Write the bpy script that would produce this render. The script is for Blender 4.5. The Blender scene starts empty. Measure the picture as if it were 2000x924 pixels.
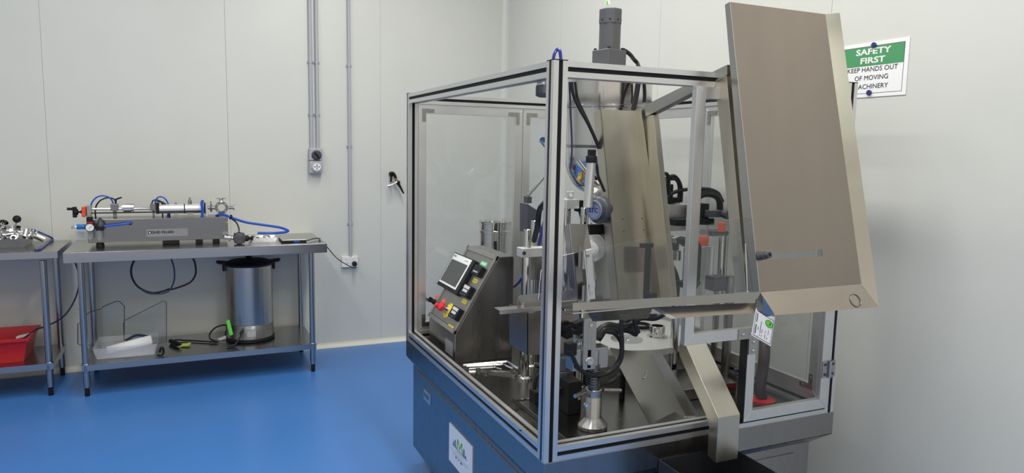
import bpy, bmesh, math, random
from mathutils import Vector, Matrix
C = bpy.context.scene
COL = C.collection
random.seed(7)
PI = math.pi
def V(*a): return Vector(a if len(a) == 3 else a[0])

# ------------------------------------------------------------------ camera
F_PX, PITCH, ROLL, YAW = 1393.19, -0.12056, 0.01901, 0.42141
CAM = V(-0.9329, -1.8169, 1.5537)
_fw = V(math.sin(YAW)*math.cos(PITCH), math.cos(YAW)*math.cos(PITCH), math.sin(PITCH))
_rt = V(math.cos(YAW), -math.sin(YAW), 0)
_up = _rt.cross(_fw)
_r2 = _rt*math.cos(ROLL) + _up*math.sin(ROLL)
_u2 = -_rt*math.sin(ROLL) + _up*math.cos(ROLL)
cd = bpy.data.cameras.new('camera'); cam = bpy.data.objects.new('camera', cd); COL.objects.link(cam)
cd.sensor_width = 36; cd.sensor_fit = 'HORIZONTAL'; cd.lens = F_PX/2000*36
cd.clip_start = 0.02; cd.clip_end = 60
M3 = Matrix((_r2, _u2, -_fw)).transposed()
cam.matrix_world = Matrix.Translation(CAM) @ M3.to_4x4()
C.camera = cam

# ------------------------------------------------------------------ view, world, lights
C.view_settings.view_transform = 'Standard'; C.view_settings.look = 'None'
C.view_settings.gamma = 1.0; C.view_settings.use_curve_mapping = False
C.view_settings.exposure = 0.0
w = bpy.data.worlds.new('world'); C.world = w; w.use_nodes = True
w.node_tree.nodes['Background'].inputs[0].default_value = (1.0, 0.95, 0.88, 1)
w.node_tree.nodes['Background'].inputs[1].default_value = 0.75
CEIL = 3.6
def area(name, loc, sx, sy, power, col=(1, 0.985, 0.935), rot=(0, 0, 0)):
    l = bpy.data.lights.new(name, 'AREA'); l.shape = 'RECTANGLE'; l.size = sx; l.size_y = sy
    l.energy = power; l.color = col
    o = bpy.data.objects.new(name, l); COL.objects.link(o); o.location = loc; o.rotation_euler = rot
    return o
for lx, pw_ in ((-3.5, 8), (-1.7, 17), (0.15, 34)):
    for ly in (-1.5, 0.25, 2.0):
        area('ceiling_troffer', (lx, ly, CEIL-0.03), 0.3, 1.2, pw_)

# ------------------------------------------------------------------ measuring: a photo point on a known plane
def ray(u, v): return (_fw + _r2*((u-1000)/F_PX) + _u2*((462-v)/F_PX))
def at(u, v, x=None, y=None, z=None):
    d = ray(u, v)
    if x is not None: t = (x-CAM.x)/d.x
    elif y is not None: t = (y-CAM.y)/d.y
    else: t = (z-CAM.z)/d.z
    return CAM + d*t
def atp(u, v, P0, n):
    d = ray(u, v); return CAM + d*((P0-CAM).dot(n)/d.dot(n))

# ------------------------------------------------------------------ materials
def lin(r, g, b):
    f = lambda c: c/12.92 if c <= 0.04045 else ((c+0.055)/1.055)**2.4
    return (f(r/255), f(g/255), f(b/255), 1)
MATS = {}
def mat(name, rgb, rough=0.5, metal=0.0, noise=0.0, nscale=20, stretch=(1, 1, 1), rvar=0.0, bump=0.0, spec=0.5, emit=0):
    m = bpy.data.materials.new(name); m.use_nodes = True; nt = m.node_tree; b = nt.nodes['Principled BSDF']
    col = rgb if len(rgb) == 4 else tuple(rgb)+(1,)
    b.inputs['Base Color'].default_value = col; b.inputs['Roughness'].default_value = rough; b.inputs['Metallic'].default_value = metal
    b.inputs['Specular IOR Level'].default_value = spec
    if emit:
        b.inputs['Emission Color'].default_value = col; b.inputs['Emission Strength'].default_value = emit
    if noise or rvar or bump:
        tc = nt.nodes.new('ShaderNodeTexCoord'); mp = nt.nodes.new('ShaderNodeMapping'); nz = nt.nodes.new('ShaderNodeTexNoise')
        mp.inputs['Scale'].default_value = stretch; nz.inputs['Scale'].default_value = nscale; nz.inputs['Detail'].default_value = 4
        nt.links.new(tc.outputs['Object'], mp.inputs[0]); nt.links.new(mp.outputs[0], nz.inputs['Vector'])
        if noise:
            mr = nt.nodes.new('ShaderNodeMapRange'); mr.inputs[1].default_value = 0.3; mr.inputs[2].default_value = 0.7
            mr.inputs[3].default_value = 1-noise; mr.inputs[4].default_value = 1+noise*0.5
            mx = nt.nodes.new('ShaderNodeVectorMath'); mx.operation = 'SCALE'; mx.inputs[0].default_value = col[:3]
            nt.links.new(nz.outputs[0], mr.inputs[0]); nt.links.new(mr.outputs[0], mx.inputs['Scale']); nt.links.new(mx.outputs[0], b.inputs['Base Color'])
        if rvar:
            mr = nt.nodes.new('ShaderNodeMapRange'); mr.inputs[1].default_value = 0.3; mr.inputs[2].default_value = 0.7
            mr.inputs[3].default_value = max(0.02, rough-rvar); mr.inputs[4].default_value = rough+rvar
            nt.links.new(nz.outputs[0], mr.inputs[0]); nt.links.new(mr.outputs[0], b.inputs['Roughness'])
        if bump:
            bp = nt.nodes.new('ShaderNodeBump'); bp.inputs['Strength'].default_value = bump; bp.inputs['Distance'].default_value = 0.002
            nt.links.new(nz.outputs[0], bp.inputs['Height']); nt.links.new(bp.outputs[0], b.inputs['Normal'])
    MATS[name] = m
    return m
def glass(name, tint=(0.95, 0.97, 0.97), base=0.05, k=0.8, rough=0.02, milk=0.0, milkcol=(0.8, 0.82, 0.85)):
    m = bpy.data.materials.new(name); m.use_nodes = True; nt = m.node_tree; nt.nodes.clear()
    out = nt.nodes.new('ShaderNodeOutputMaterial'); tr = nt.nodes.new('ShaderNodeBsdfTransparent'); gl = nt.nodes.new('ShaderNodeBsdfGlossy')
    tr.inputs[0].default_value = tint+(1,); gl.inputs['Roughness'].default_value = rough
    lw = nt.nodes.new('ShaderNodeLayerWeight'); lw.inputs[0].default_value = 0.5
    pw = nt.nodes.new('ShaderNodeMath'); pw.operation = 'POWER'; pw.inputs[1].default_value = 4.0
    ml = nt.nodes.new('ShaderNodeMath'); ml.operation = 'MULTIPLY_ADD'; ml.inputs[1].default_value = k; ml.inputs[2].default_value = base
    mx = nt.nodes.new('ShaderNodeMixShader')
    nt.links.new(lw.outputs['Facing'], pw.inputs[0]); nt.links.new(pw.outputs[0], ml.inputs[0]); nt.links.new(ml.outputs[0], mx.inputs[0])
    nt.links.new(tr.outputs[0], mx.inputs[1]); nt.links.new(gl.outputs[0], mx.inputs[2])
    last = mx
    if milk:
        df = nt.nodes.new('ShaderNodeBsdfDiffuse'); df.inputs[0].default_value = milkcol+(1,)
        m2 = nt.nodes.new('ShaderNodeMixShader'); m2.inputs[0].default_value = milk
        nt.links.new(mx.outputs[0], m2.inputs[1]); nt.links.new(df.outputs[0], m2.inputs[2]); last = m2
    nt.links.new(last.outputs[0], out.inputs[0])
    MATS[name] = m
    return m
mWALL = mat('wall_panel', lin(212, 212, 205), 0.32, 0, noise=0.02, nscale=3, bump=0.02)
mSEAM = mat('panel_seam', lin(196, 196, 190), 0.6)
mCOVE = mat('coving', lin(226, 222, 208), 0.4)
mCEIL = mat('ceiling_panel', lin(225, 225, 220), 0.5)
mFLOOR = mat('blue_epoxy', lin(66, 122, 192), 0.3, 0, noise=0.04, nscale=2.5)
ST = dict(nscale=7)
mBRUSH = mat('brushed_steel', (0.44, 0.43, 0.41), 0.28, 1, noise=0.025, rvar=0.012, stretch=(8, 8, .3), **ST)
mBRUSHX = mat('brushed_steel_sheet', (0.47, 0.46, 0.44), 0.26, 1, noise=0.025, rvar=0.012, stretch=(.3, 7, 7), **ST)
mDARKST = mat('dark_brushed_steel', (0.32, 0.305, 0.29), 0.28, 1, noise=0.03, rvar=0.012, stretch=(6, 6, .3), **ST)
mPLATE = mat('work_plate_steel', (0.22, 0.21, 0.20), 0.24, 1, noise=0.06, nscale=4, rvar=0.04)
mWARM = mat('reflection_tinted_steel', (0.35, 0.30, 0.258), 0.32, 1, noise=0.06, nscale=3, stretch=(2, 2, .5))  # brown base colour stands in for warm surroundings reflected in plain steel
mCREAM = mat('satin_steel_flat', (0.55, 0.525, 0.45), 0.36, 1, noise=0.04, rvar=0.02, stretch=(6, 6, .5), nscale=5)
mPLAIN = mat('plain_satin_steel', (.36, .35, .33), .22, 1)
mFILL = mat('filler_body_steel', (.25, .25, .255), .26, 1, noise=.02, nscale=7, stretch=(.3, 6, 6))
mCHROME = mat('polished_steel', (0.70, 0.69, 0.67), 0.10, 1)
mTANK = mat('tank_steel', (0.62, 0.61, 0.58), 0.14, 1, noise=0.03, nscale=3, stretch=(1, 1, .2))
mALU = mat('anodised_aluminium', (0.72, 0.72, 0.71), 0.34, 0.85, noise=0.03, nscale=8, rvar=0.04)
mALUW = mat('bright_aluminium', (0.80, 0.80, 0.78), 0.42, 0.7)
mBENCH = mat('bench_steel', (0.42, 0.42, 0.42), 0.22, 1, noise=0.03, nscale=6, stretch=(.4, 9, 9), rvar=0.02)
mBLACK = mat('black_plastic', (0.012, 0.012, 0.014), 0.5, spec=.25)
mGROOVE = mat('black_slot_strip', (0.008, 0.008, 0.010), 0.6, spec=.2)
mRUBBER = mat('black_rubber', (0.02, 0.02, 0.02), 0.55)
mCABLE = mat('black_cable', (0.014, 0.014, 0.016), 0.45, spec=.3)
mMOTOR = mat('dark_grey_paint', lin(84, 84, 88), 0.45)
mBLUEH = mat('blue_hose', lin(32, 84, 190), 0.35)
mBLUEP = mat('blue_plastic', lin(20, 110, 190), 0.35)
mNAVYT = mat('navy_tube', lin(46, 52, 150), 0.3)
mCONDUIT = mat('grey_conduit', lin(176, 177, 184), 0.4)
mBOXGREY = mat('grey_switch_plastic', lin(176, 177, 182), 0.4)
mKNOBGREY = mat('dark_grey_plastic', lin(70, 72, 80), 0.4)
mWHITE = mat('white_plastic', lin(238, 238, 236), 0.35)
mPAPER = mat('white_paper', lin(240, 240, 240), 0.7)
mRED = mat('red_plastic', lin(190, 22, 32), 0.35)
mREDB = mat('red_button', lin(220, 30, 42), 0.3)
mORANGE = mat('orange_plastic', lin(228, 84, 50), 0.4)
mYELLOW = mat('yellow_sticker', lin(240, 215, 30), 0.5)
mGREEN = mat('green_print', lin(74, 150, 98), 0.5)
mLIME = mat('lime_sticker', lin(110, 215, 70), 0.5)
mMINT = mat('mint_sticker', lin(120, 220, 160), 0.5)
mINK = mat('dark_ink', lin(40, 40, 48), 0.6)
mINKB = mat('blue_ink', lin(36, 48, 130), 0.6)
mINKG = mat('green_ink', lin(110, 190, 60), 0.6)
mINKF = mat('faint_ink', lin(150, 152, 160), 0.6)
mMAG = mat('navy_magnet', lin(44, 48, 112), 0.4)
mSCREEN = mat('dark_screen', lin(62, 64, 66), 0.15)
mLCD = mat('grey_display', lin(205, 205, 205), 0.4)
mBRASS = mat('brass', (0.62, 0.42, 0.16), 0.25, 1)
mNYLON = mat('white_nylon', lin(236, 236, 230), 0.4)
mACRY = glass('clear_acrylic', (0.93, 0.94, 0.94), 0.035, 0.6)
mSMOKE = glass('clear_guard_pane', (0.95, 0.955, 0.955), 0.03, 0.5)
mGUARD = glass('bluish_acrylic', (0.80, 0.82, 0.92), 0.06, 0.7)
mEDGE = mat('acrylic_edge', lin(225, 228, 222), 0.3)
mEDGED = mat('acrylic_edge_dark', lin(62, 66, 74), 0.3)
mTUB = glass('clear_tub_plastic', (0.86, 0.88, 0.92), 0.08, 0.6, 0.15, milk=0.22)
mBOWL = glass('clear_filter_bowl', (0.85, 0.86, 0.86), 0.12, 0.7, 0.1, milk=0.15)
mNAVYIN = mat('dark_bin_inside', (0.10, 0.105, 0.12), 0.35, 0.8)

# ------------------------------------------------------------------ mesh helpers
def spline(pts, n=8):
    pts = [V(p) for p in pts]
    if len(pts) < 3: return pts
    out = []
    ext = [pts[0]*2-pts[1]] + pts + [pts[-1]*2-pts[-2]]
    for i in range(1, len(ext)-2):
        p0, p1, p2, p3 = ext[i-1:i+3]
        for k in range(n):
            t = k/n
            out.append(0.5*((2*p1) + (p2-p0)*t + (2*p0-5*p1+4*p2-p3)*t*t + (3*p1-p0-3*p2+p3)*t**3))
    out.append(pts[-1]); return out
def basis(d):
    d = V(d).normalized(); a = V(0, 0, 1) if abs(d.z) < 0.9 else V(1, 0, 0)
    x = a.cross(d).normalized(); return x, d.cross(x), d
class MB:
    def __init__(s, T=None): s.bm = bmesh.new(); s.T = T or Matrix(); s.mi = 0
    def v(s, p): return s.bm.verts.new(s.T @ V(p))
    def f(s, vs, mi=None):
        try: fc = s.bm.faces.new(vs)
        except ValueError: return None
        fc.material_index = s.mi if mi is None else mi; return fc
    def hexa(s, p):      # 8 points: lower ring then upper ring
        v = [s.v(q) for q in p]
        for q in ((3, 2, 1, 0), (4, 5, 6, 7), (0, 1, 5, 4), (1, 2, 6, 5), (2, 3, 7, 6), (3, 0, 4, 7)): s.f([v[i] for i in q])
        return s
    def box(s, lo, hi):
        a, b = V(lo), V(hi)
        return s.hexa([(a.x, a.y, a.z), (b.x, a.y, a.z), (b.x, b.y, a.z), (a.x, b.y, a.z), (a.x, a.y, b.z), (b.x, a.y, b.z), (b.x, b.y, b.z), (a.x, b.y, b.z)])
    def obox(s, c, ax, ay, az):   # centre and three half axes
        c, ax, ay, az = V(c), V(ax), V(ay), V(az)
        return s.hexa([c-ax-ay-az, c+ax-ay-az, c+ax+ay-az, c-ax+ay-az, c-ax-ay+az, c+ax-ay+az, c+ax+ay+az, c-ax+ay+az])
    def prism(s, pts, vec, edge=None):   # planar polygon given a thickness vector
        vec = V(vec); pts = [V(p) for p in pts]
        a = [s.v(p) for p in pts]; b = [s.v(p+vec) for p in pts]
        s.f(a[::-1]); s.f(b); n = len(a)
        for i in range(n): s.f([a[i], a[(i+1) % n], b[(i+1) % n], b[i]], edge)
        return s
    def ribbon(s, path, wvecs, tvecs):    # strip along a path, width and thickness vectors per point
        r = [[s.v(p), s.v(p+w_), s.v(p+w_+t), s.v(p+t)] for p, w_, t in zip(path, wvecs, tvecs)]
        for a, b in zip(r, r[1:]):
            for i in range(4): s.f([a[i], a[(i+1) % 4], b[(i+1) % 4], b[i]])
        s.f(r[0][::-1]); s.f(r[-1]); return s
    def tube(s, path, r, n=10, closed=False):
        path = [V(p) for p in path]; rings = []; N = len(path)
        prev = None
        for i, p in enumerate(path):
            if closed: d = path[(i+1) % N]-path[i-1]
            else: d = path[min(i+1, N-1)]-path[max(i-1, 0)]
            if d.length < 1e-9: d = V(0, 0, 1)
            d.normalize()
            if prev is None: x, y, _ = basis(d)
            else:
                x = prev-d*prev.dot(d)
                if x.length < 1e-6: x, y, _ = basis(d)
                x.normalize(); y = d.cross(x)
            prev = x; rr = r[i] if isinstance(r, (list, tuple)) else r
            rings.append([s.v(p+x*math.cos(2*PI*k/n)*rr+y*math.sin(2*PI*k/n)*rr) for k in range(n)])
        m = N if closed else N-1
        for i in range(m):
            a, b = rings[i], rings[(i+1) % N]
            for k in range(n): s.f([a[k], a[(k+1) % n], b[(k+1) % n], b[k]])
        if not closed: s.f(rings[0][::-1]); s.f(rings[-1])
        return s
    def lathe(s, o, d, prof, n=32, cap=True):   # prof: (radius, distance along d)
        o = V(o); x, y, d = basis(d); rings = []
        for r, h in prof:
            if r < 1e-5: rings.append([s.v(o+d*h)])
            else: rings.append([s.v(o+d*h+x*math.cos(2*PI*k/n)*r+y*math.sin(2*PI*k/n)*r) for k in range(n)])
        for a, b in zip(rings, rings[1:]):
            for k in range(n):
                k2 = (k+1) % n
                if len(a) == 1 and len(b) == 1: continue
                if len(a) == 1: s.f([a[0], b[k2], b[k]])
                elif len(b) == 1: s.f([a[k], a[k2], b[0]])
                else: s.f([a[k], a[k2], b[k2], b[k]])
        if cap:
            if len(rings[0]) > 1: s.f(rings[0][::-1])
            if len(rings[-1]) > 1: s.f(rings[-1])
        return s
    def cyl(s, p, q, r, n=20):
        p, q = V(p), V(q); return s.lathe(p, q-p, [(r, 0), (r, (q-p).length)], n)
    def ball(s, c, r, n=16, m=10, sq=(1, 1, 1)):
        prof = [(r*math.sin(PI*i/m), -r*math.cos(PI*i/m)) for i in range(m+1)]
        return s.lathe(c, (0, 0, 1), prof, n, False)
    def torus(s, c, d, R, r, n=28, m=8):
        x, y, d = basis(d); return s.tube([V(c)+x*math.cos(2*PI*k/n)*R+y*math.sin(2*PI*k/n)*R for k in range(n)], r, m, True)
    def text(s, txt, o, xd, yd, size, bold=0.0, mi=None, thick=0.0004, align='CENTER', wide=1.0):
        cu = bpy.data.curves.new('t', 'FONT'); cu.body = txt; cu.size = size; cu.align_x = align; cu.align_y = 'CENTER'; cu.offset = bold; cu.resolution_u = 3
        to = bpy.data.objects.new('t', cu); COL.objects.link(to)
        dg = bpy.context.evaluated_depsgraph_get(); me = bpy.data.meshes.new_from_object(to.evaluated_get(dg))
        xd, yd = V(xd).normalized(), V(yd).normalized(); nd = xd.cross(yd); o = V(o)
        vs = [s.v(o+xd*q.co.x*wide+yd*q.co.y+nd*thick) for q in me.vertices]
        for p in me.polygons: s.f([vs[i] for i in p.vertices], mi)
        bpy.data.objects.remove(to); bpy.data.curves.remove(cu); bpy.data.meshes.remove(me)
        return s
    def build(s, name, mats, parent=None, bevel=0.0, seg=2, angle=35, origin=None):
        if not isinstance(mats, (list, tuple)): mats = [mats]
        me = bpy.data.meshes.new(name); bmesh.ops.recalc_face_normals(s.bm, faces=s.bm.faces); 
        co = [v.co for v in s.bm.verts]
        lo = V(min(c.x for c in co), min(c.y for c in co), min(c.z for c in co)); hi = V(max(c.x for c in co), max(c.y for c in co), max(c.z for c in co))
        o0 = V(origin) if origin is not None else V((lo.x+hi.x)/2, (lo.y+hi.y)/2, lo.z)
        bmesh.ops.translate(s.bm, verts=s.bm.verts, vec=-o0); s.bm.to_mesh(me); s.bm.free()
        for m in mats: me.materials.append(m)
        me.polygons.foreach_set('use_smooth', [True]*len(me.polygons)); me.set_sharp_from_angle(angle=math.radians(angle))
        ob = bpy.data.objects.new(name, me); COL.objects.link(ob)
        ob['_w'] = tuple(o0)
        if parent is not None:
            ob.parent = parent; ob.location = o0-V(parent['_w'])
        else: ob.location = o0
        if bevel:
            b = ob.modifiers.new('bevel', 'BEVEL'); b.width = bevel; b.segments = seg; b.limit_method = 'ANGLE'; b.angle_limit = math.radians(40); b.harden_normals = True
        return ob
def tag(o, label, cat, group=None):
    o['label'] = label; o['category'] = cat
    if group: o['group'] = group
    return o
def thing(name, loc, label, cat, group=None):
    o = bpy.data.objects.new(name, None); COL.objects.link(o); o.location = loc; o['_w'] = tuple(loc); o.empty_display_size = 0.1
    return tag(o, label, cat, group)
def struct(o): o['kind'] = 'structure'; return o
def bx(lo, hi): return MB().box(lo, hi)

# ================================================================== ROOM
WA, WB = 3.7097, 1.4633
XL, YF = -4.6, -2.5
struct(bx((XL-.1, YF-.1, -0.1), (WB+.1, WA+.1, 0)).build('floor', mFLOOR))
struct(bx((XL-.1, YF-.1, CEIL), (WB+.1, WA+.1, CEIL+.1)).build('ceiling', mCEIL))
seams = [-3.99, -2.89, -1.795, -0.693, 0.41]
m = MB(); xs = [XL-.1]+seams+[WB+.1]
for a, b in zip(xs, xs[1:]): m.box((a+.001, WA, 0), (b-.001, WA+.06, CEIL))
m.mi = 1; m.box((XL-.1, WA+.004, 0), (WB+.1, WA+.1, CEIL))
struct(m.build('wall_back', [mWALL, mSEAM]))
_ys = at(1625, 12, x=WB).y
ys = [YF-.1, _ys-2.36, _ys-1.18, _ys, _ys+1.18, _ys+2.36, WA]
m = MB()
for a, b in zip(ys, ys[1:]): m.box((WB, a+.001, 0), (WB+.06, b-.001, CEIL))
m.mi = 1; m.box((WB+.004, YF-.1, 0), (WB+.1, WA, CEIL))
struct(m.build('wall_right', [mWALL, mSEAM]))
struct(bx((XL-.1, YF-.1, 0), (XL, WA, CEIL)).build('wall_left', mWALL))
# wall behind the viewer with a wide viewing opening
m = MB(); m.box((XL, YF-.1, 0), (WB, YF, 0.15)); m.box((XL, YF-.1, 2.5), (WB, YF, CEIL)); m.box((XL, YF-.1, .15), (-4.2, YF, 2.5)); m.box((1.3, YF-.1, .15), (WB, YF, 2.5)); m.box((-1.6, YF-.1, .15), (-1.52, YF, 2.5))
struct(m.build('wall_front', mWALL))
# coving: wall to floor and in the corner
def cove(p, q, a, b, r=0.035):
    m = MB(); pts = [V(p)]
    A, B = V(a), V(b)
    prof = [V((0, 0, 0))]+[A*r*(1-math.sin(t))+B*r*(1-math.cos(t)) for t in [PI/2*k/6 for k in range(7)]]
    return m.prism([V(p)+x for x in prof], V(q)-V(p))
struct(cove((XL, WA, 0), (WB, WA, 0), (0, -1, 0), (0, 0, 1)).build('baseboard_back', mCOVE))
struct(cove((WB, YF, 0), (WB, WA, 0), (-1, 0, 0), (0, 0, 1)).build('baseboard_right', mCOVE))
struct(cove((WB, WA, 0), (WB, WA, CEIL), (-1, 0, 0), (0, -1, 0), .05).build('trim_1', mWALL))

# ================================================================== WALL FITTINGS
def conduit(px, ptop, zbot, sadz, label, r=0.0125):
    p = at(px, ptop, y=WA-.018)
    t = thing('electrical_conduit', (p.x, WA-.018, zbot), label, 'conduit', 'grey conduits on the back wall')
    MB().cyl((p.x, WA-.018, zbot), (p.x, WA-.018, CEIL-.001), r, 14).build('pipe', mCONDUIT, t)
    for zz in sadz:
        m = MB(); m.box((p.x-.0215, WA-.006, zz-.009), (p.x+.0215, WA, zz+.009))
        m.lathe((p.x, WA-.018, zz-.009), (0, 0, 1), [(r+.0022, 0), (r+.0022, .018)], 14)
        m.ball((p.x-.0185, WA-.007, zz), .003, 8, 6); m.ball((p.x+.0185, WA-.007, zz), .003, 8, 6)
        m.build('saddle', mCONDUIT, t)
    return p.x
sz1 = [at(610, 122, y=WA).z, at(610, 224, y=WA).z]
sz3 = [at(682, 129, y=WA).z, at(682, 286, y=WA).z, at(682, 437, y=WA).z]
zb1 = at(613, 289, y=WA).z
conduit(607.3, 200, zb1, sz1, 'left pipe of the paired grey conduits running down to the isolator switch')
conduit(619.7, 200, zb1, sz1, 'right pipe of the paired grey conduits running down to the isolator switch')
zo = at(683, 502, y=WA).z
cx3 = conduit(682.3, 200, zo, sz3, 'single grey conduit running down to the white double power outlet')
# isolator switch + round socket
a = at(604, 289, y=WA-.06); b = at(630.5, 339, y=WA-.06)
t = thing('isolator_switch', ((a.x+b.x)/2, WA-.001, b.z), 'grey three phase isolator switch with round pin socket below on back wall', 'switch')
zm = (a.z+b.z)/2
bx((a.x, WA-.06, zm+.001), (b.x, WA-.001, a.z)).build('switch_box', mBOXGREY, t, .008)
bx((a.x, WA-.06, b.z), (b.x, WA-.001, zm-.001)).build('socket_box', mBOXGREY, t, .008)
xc = (a.x+b.x)/2+.004; zk = a.z-.052; zs = b.z+.05
m = MB(); m.lathe((xc, WA-.06, zk), (0, -1, 0), [(.037, 0), (.037, .004), (.030, .006), (.028, .02), (.0, .02)], 28)
k = m.build('rotary_knob', mKNOBGREY, t)
MB().obox((xc, WA-.084, zk), (.005, 0, 0.004), (0, .007, 0), (-.016, 0, .022)).build('grip', mBLACK, k, .002)
m = MB(); m.lathe((xc, WA-.06, zs), (0, -1, 0), [(.040, 0), (.040, .01), (.033, .012), (.033, .008), (.0, .008)], 30); so = m.build('socket_ring', mBOXGREY, t)
m = MB(); m.lathe((xc, WA-.066, zs), (0, -1, 0), [(.029, 0), (.029, .008), (.0, .008)], 26); m.build('socket_face', mWHITE, so)
for i in range(5):
    ang = PI/2+i*2*PI/4; rr = .015 if i < 4 else 0
    MB().cyl((xc+rr*math.cos(ang), WA-.0755, zs+rr*math.sin(ang)), (xc+rr*math.cos(ang), WA-.073, zs+rr*math.sin(ang)), .0045, 10).build('pin_hole', mBLACK, so)
# double power outlet
a = at(667.5, 501.5, y=WA-.03); b = at(699, 521, y=WA-.03)
t = thing('power_outlet', ((a.x+b.x)/2, WA-.001, b.z), 'white double power outlet on back wall below the single conduit', 'outlet')
bx((a.x, WA-.03, b.z), (b.x, WA-.001, a.z)).build('plate', mWHITE, t, .003)
for fx in (.3, .7):
    bx((a.x+(b.x-a.x)*fx-.008, WA-.034, a.z-.02), (a.x+(b.x-a.x)*fx+.004, WA-.03, a.z-.012)).build('switch', mWHITE, t, .001)
m = MB()
for dx, rz in ((-.006, .4), (.006, -.4)): m.obox((a.x+(b.x-a.x)*.33+dx, WA-.0302, b.z+.03), (.0012, 0, 0), (0, .0006, 0), (rz*.005, 0, .005))
m.build('socket_slots', mINK, t)
PLUG = at(693, 515.5, y=WA-.055)
# air tap on the wall
tp = at(764, 340, y=WA); 
t = thing('air_tap', (tp.x, WA, tp.z-.12), 'black and chrome compressed air tap on back wall left of the machine', 'tap')
Q = lambda u, v, d=.06: at(u, v, y=WA-d)
m = MB(); m.lathe(V(tp.x, WA-.001, tp.z), (0, -1, 0), [(.02, 0), (.02, .008), (.011, .01), (.011, .06), (.0, .06)], 18)
m.tube(spline([Q(761, 339), Q(767, 338), Q(771, 343), Q(773, 349)]), .0115, 10); m.tube([Q(764, 341), Q(763.5, 356)], [.009, .007], 10); m.build('elbow', mBLACK, t)
m = MB(); m.cyl(Q(772, 347), Q(776, 357), .011, 14); m.build('union', mBRASS, t)
m = MB(); m.ball(Q(777.5, 357), .018, 14, 9); m.tube([Q(777, 358), Q(781, 364), Q(788.5, 378)], [.013, .010, .006], 10); m.build('lever', mBLACK, t)
m = MB(); m.tube([Q(775, 356, .065), Q(769, 359, .065), Q(766, 361.5, .065), Q(758, 364, .07), Q(756.5, 364.5, .07)], [.009, .010, .009, .013, .010], 12); m.build('spout', mCHROME, t)
# safety sign, laminated A4 landscape on the right wall
sy, szb, sh, sw = 0.0249, 1.7827, 0.2074, 0.305
t = thing('safety_sign', (WB-.002, sy+sw/2, szb), 'laminated green and white safety sign about moving machinery on right wall', 'sign')
bx((WB-.0032, sy, szb), (WB-.001, sy+sw, szb+sh)).build('laminate', mPAPER, t)
XF = WB-.0034
bx((XF-.0004, sy+.018, szb+.119), (XF+.0003, sy+sw-.018, szb+sh-.016)).build('green_header', mGREEN, t)
m = MB()
for lo, hi in (((sy+.0165, szb+.014), (sy+.018, szb+sh-.014)), ((sy+sw-.018, szb+.014), (sy+sw-.0165, szb+sh-.014)), ((sy+.0165, szb+.014), (sy+sw-.0165, szb+.0155)), ((sy+.0165, szb+sh-.0155), (sy+sw-.0165, szb+sh-.014))):
    m.box((XF-.0003, lo[0], lo[1]), (XF+.0003, hi[0], hi[1]))
m.build('border', mINK, t)
cyy = sy+sw/2-.001
zt_f = lambda v, u=1706: at(u, v, x=WB).z
m = MB()
for s_, v_ in (('SAFETY', 100.5), ('FIRST', 117.8)): m.text(s_, (XF-.0005, cyy, zt_f(v_)), (0, -1, 0), (0, 0, 1), .031, .0009, wide=1.5)
m.build('white_lettering', mWHITE, t)
m = MB()
for s_, v_ in (('KEEP HANDS OUT', 135), ('OF MOVING', 151.5), ('MACHINERY', 168.5)): m.text(s_, (XF-.0005, cyy, zt_f(v_)), (0, -1, 0), (0, 0, 1), .0255, 0, wide=1.07)
m.build('black_lettering', mINK, t)
for (u, v, w_) in ((1707, 88, 'top'), (1697.5, 181, 'bottom')):
    p = at(u, v, x=WB-.006)
    m = MB(); m.lathe((WB-.0036, p.y, p.z), (-1, 0, 0), [(.0100, 0), (.0105, .006), (.009, .008), (0, .008)], 20)
    tag(m.build('magnet', mMAG), 'round navy magnet holding the %s edge of the safety sign' % w_, 'magnet', 'sign magnets')
# hanging green and white label
p = at(1187, 0, y=.9)
t = thing('hanging_tag', (p.x, .9, 2.16), 'small green and white tag hanging above the grey motor', 'tag')
b = at(1187, 11, y=.9)
m = MB(); m.prism([b+V(-.009, 0, .004), b+V(0, 0, -.001), b+V(.010, 0, .008), b+V(.011, 0, .05), b+V(-.010, 0, .05)], (0, .002, 0)); m.build('card', mPAPER, t)
m = MB(); m.prism([b+V(-.0075, -.001, .006), b+V(-.001, -.001, .001), b+V(.002, -.001, .006), b+V(-.002, -.001, .02), b+V(-.008, -.001, .02)], (0, .0008, 0)); m.build('green_print', mLIME, t)
m = MB(); m.tube(spline([b+V(0.004, .004, .05), b+V(.012, .004, .03), b+V(.012, .004, .014), b+V(.006, .004, .002)]), .0022, 8); m.tube([b+V(0.002, .003, .05), V(b.x, .9, CEIL)], .0015, 6); m.build('wire_hook', mCHROME, t)

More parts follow.
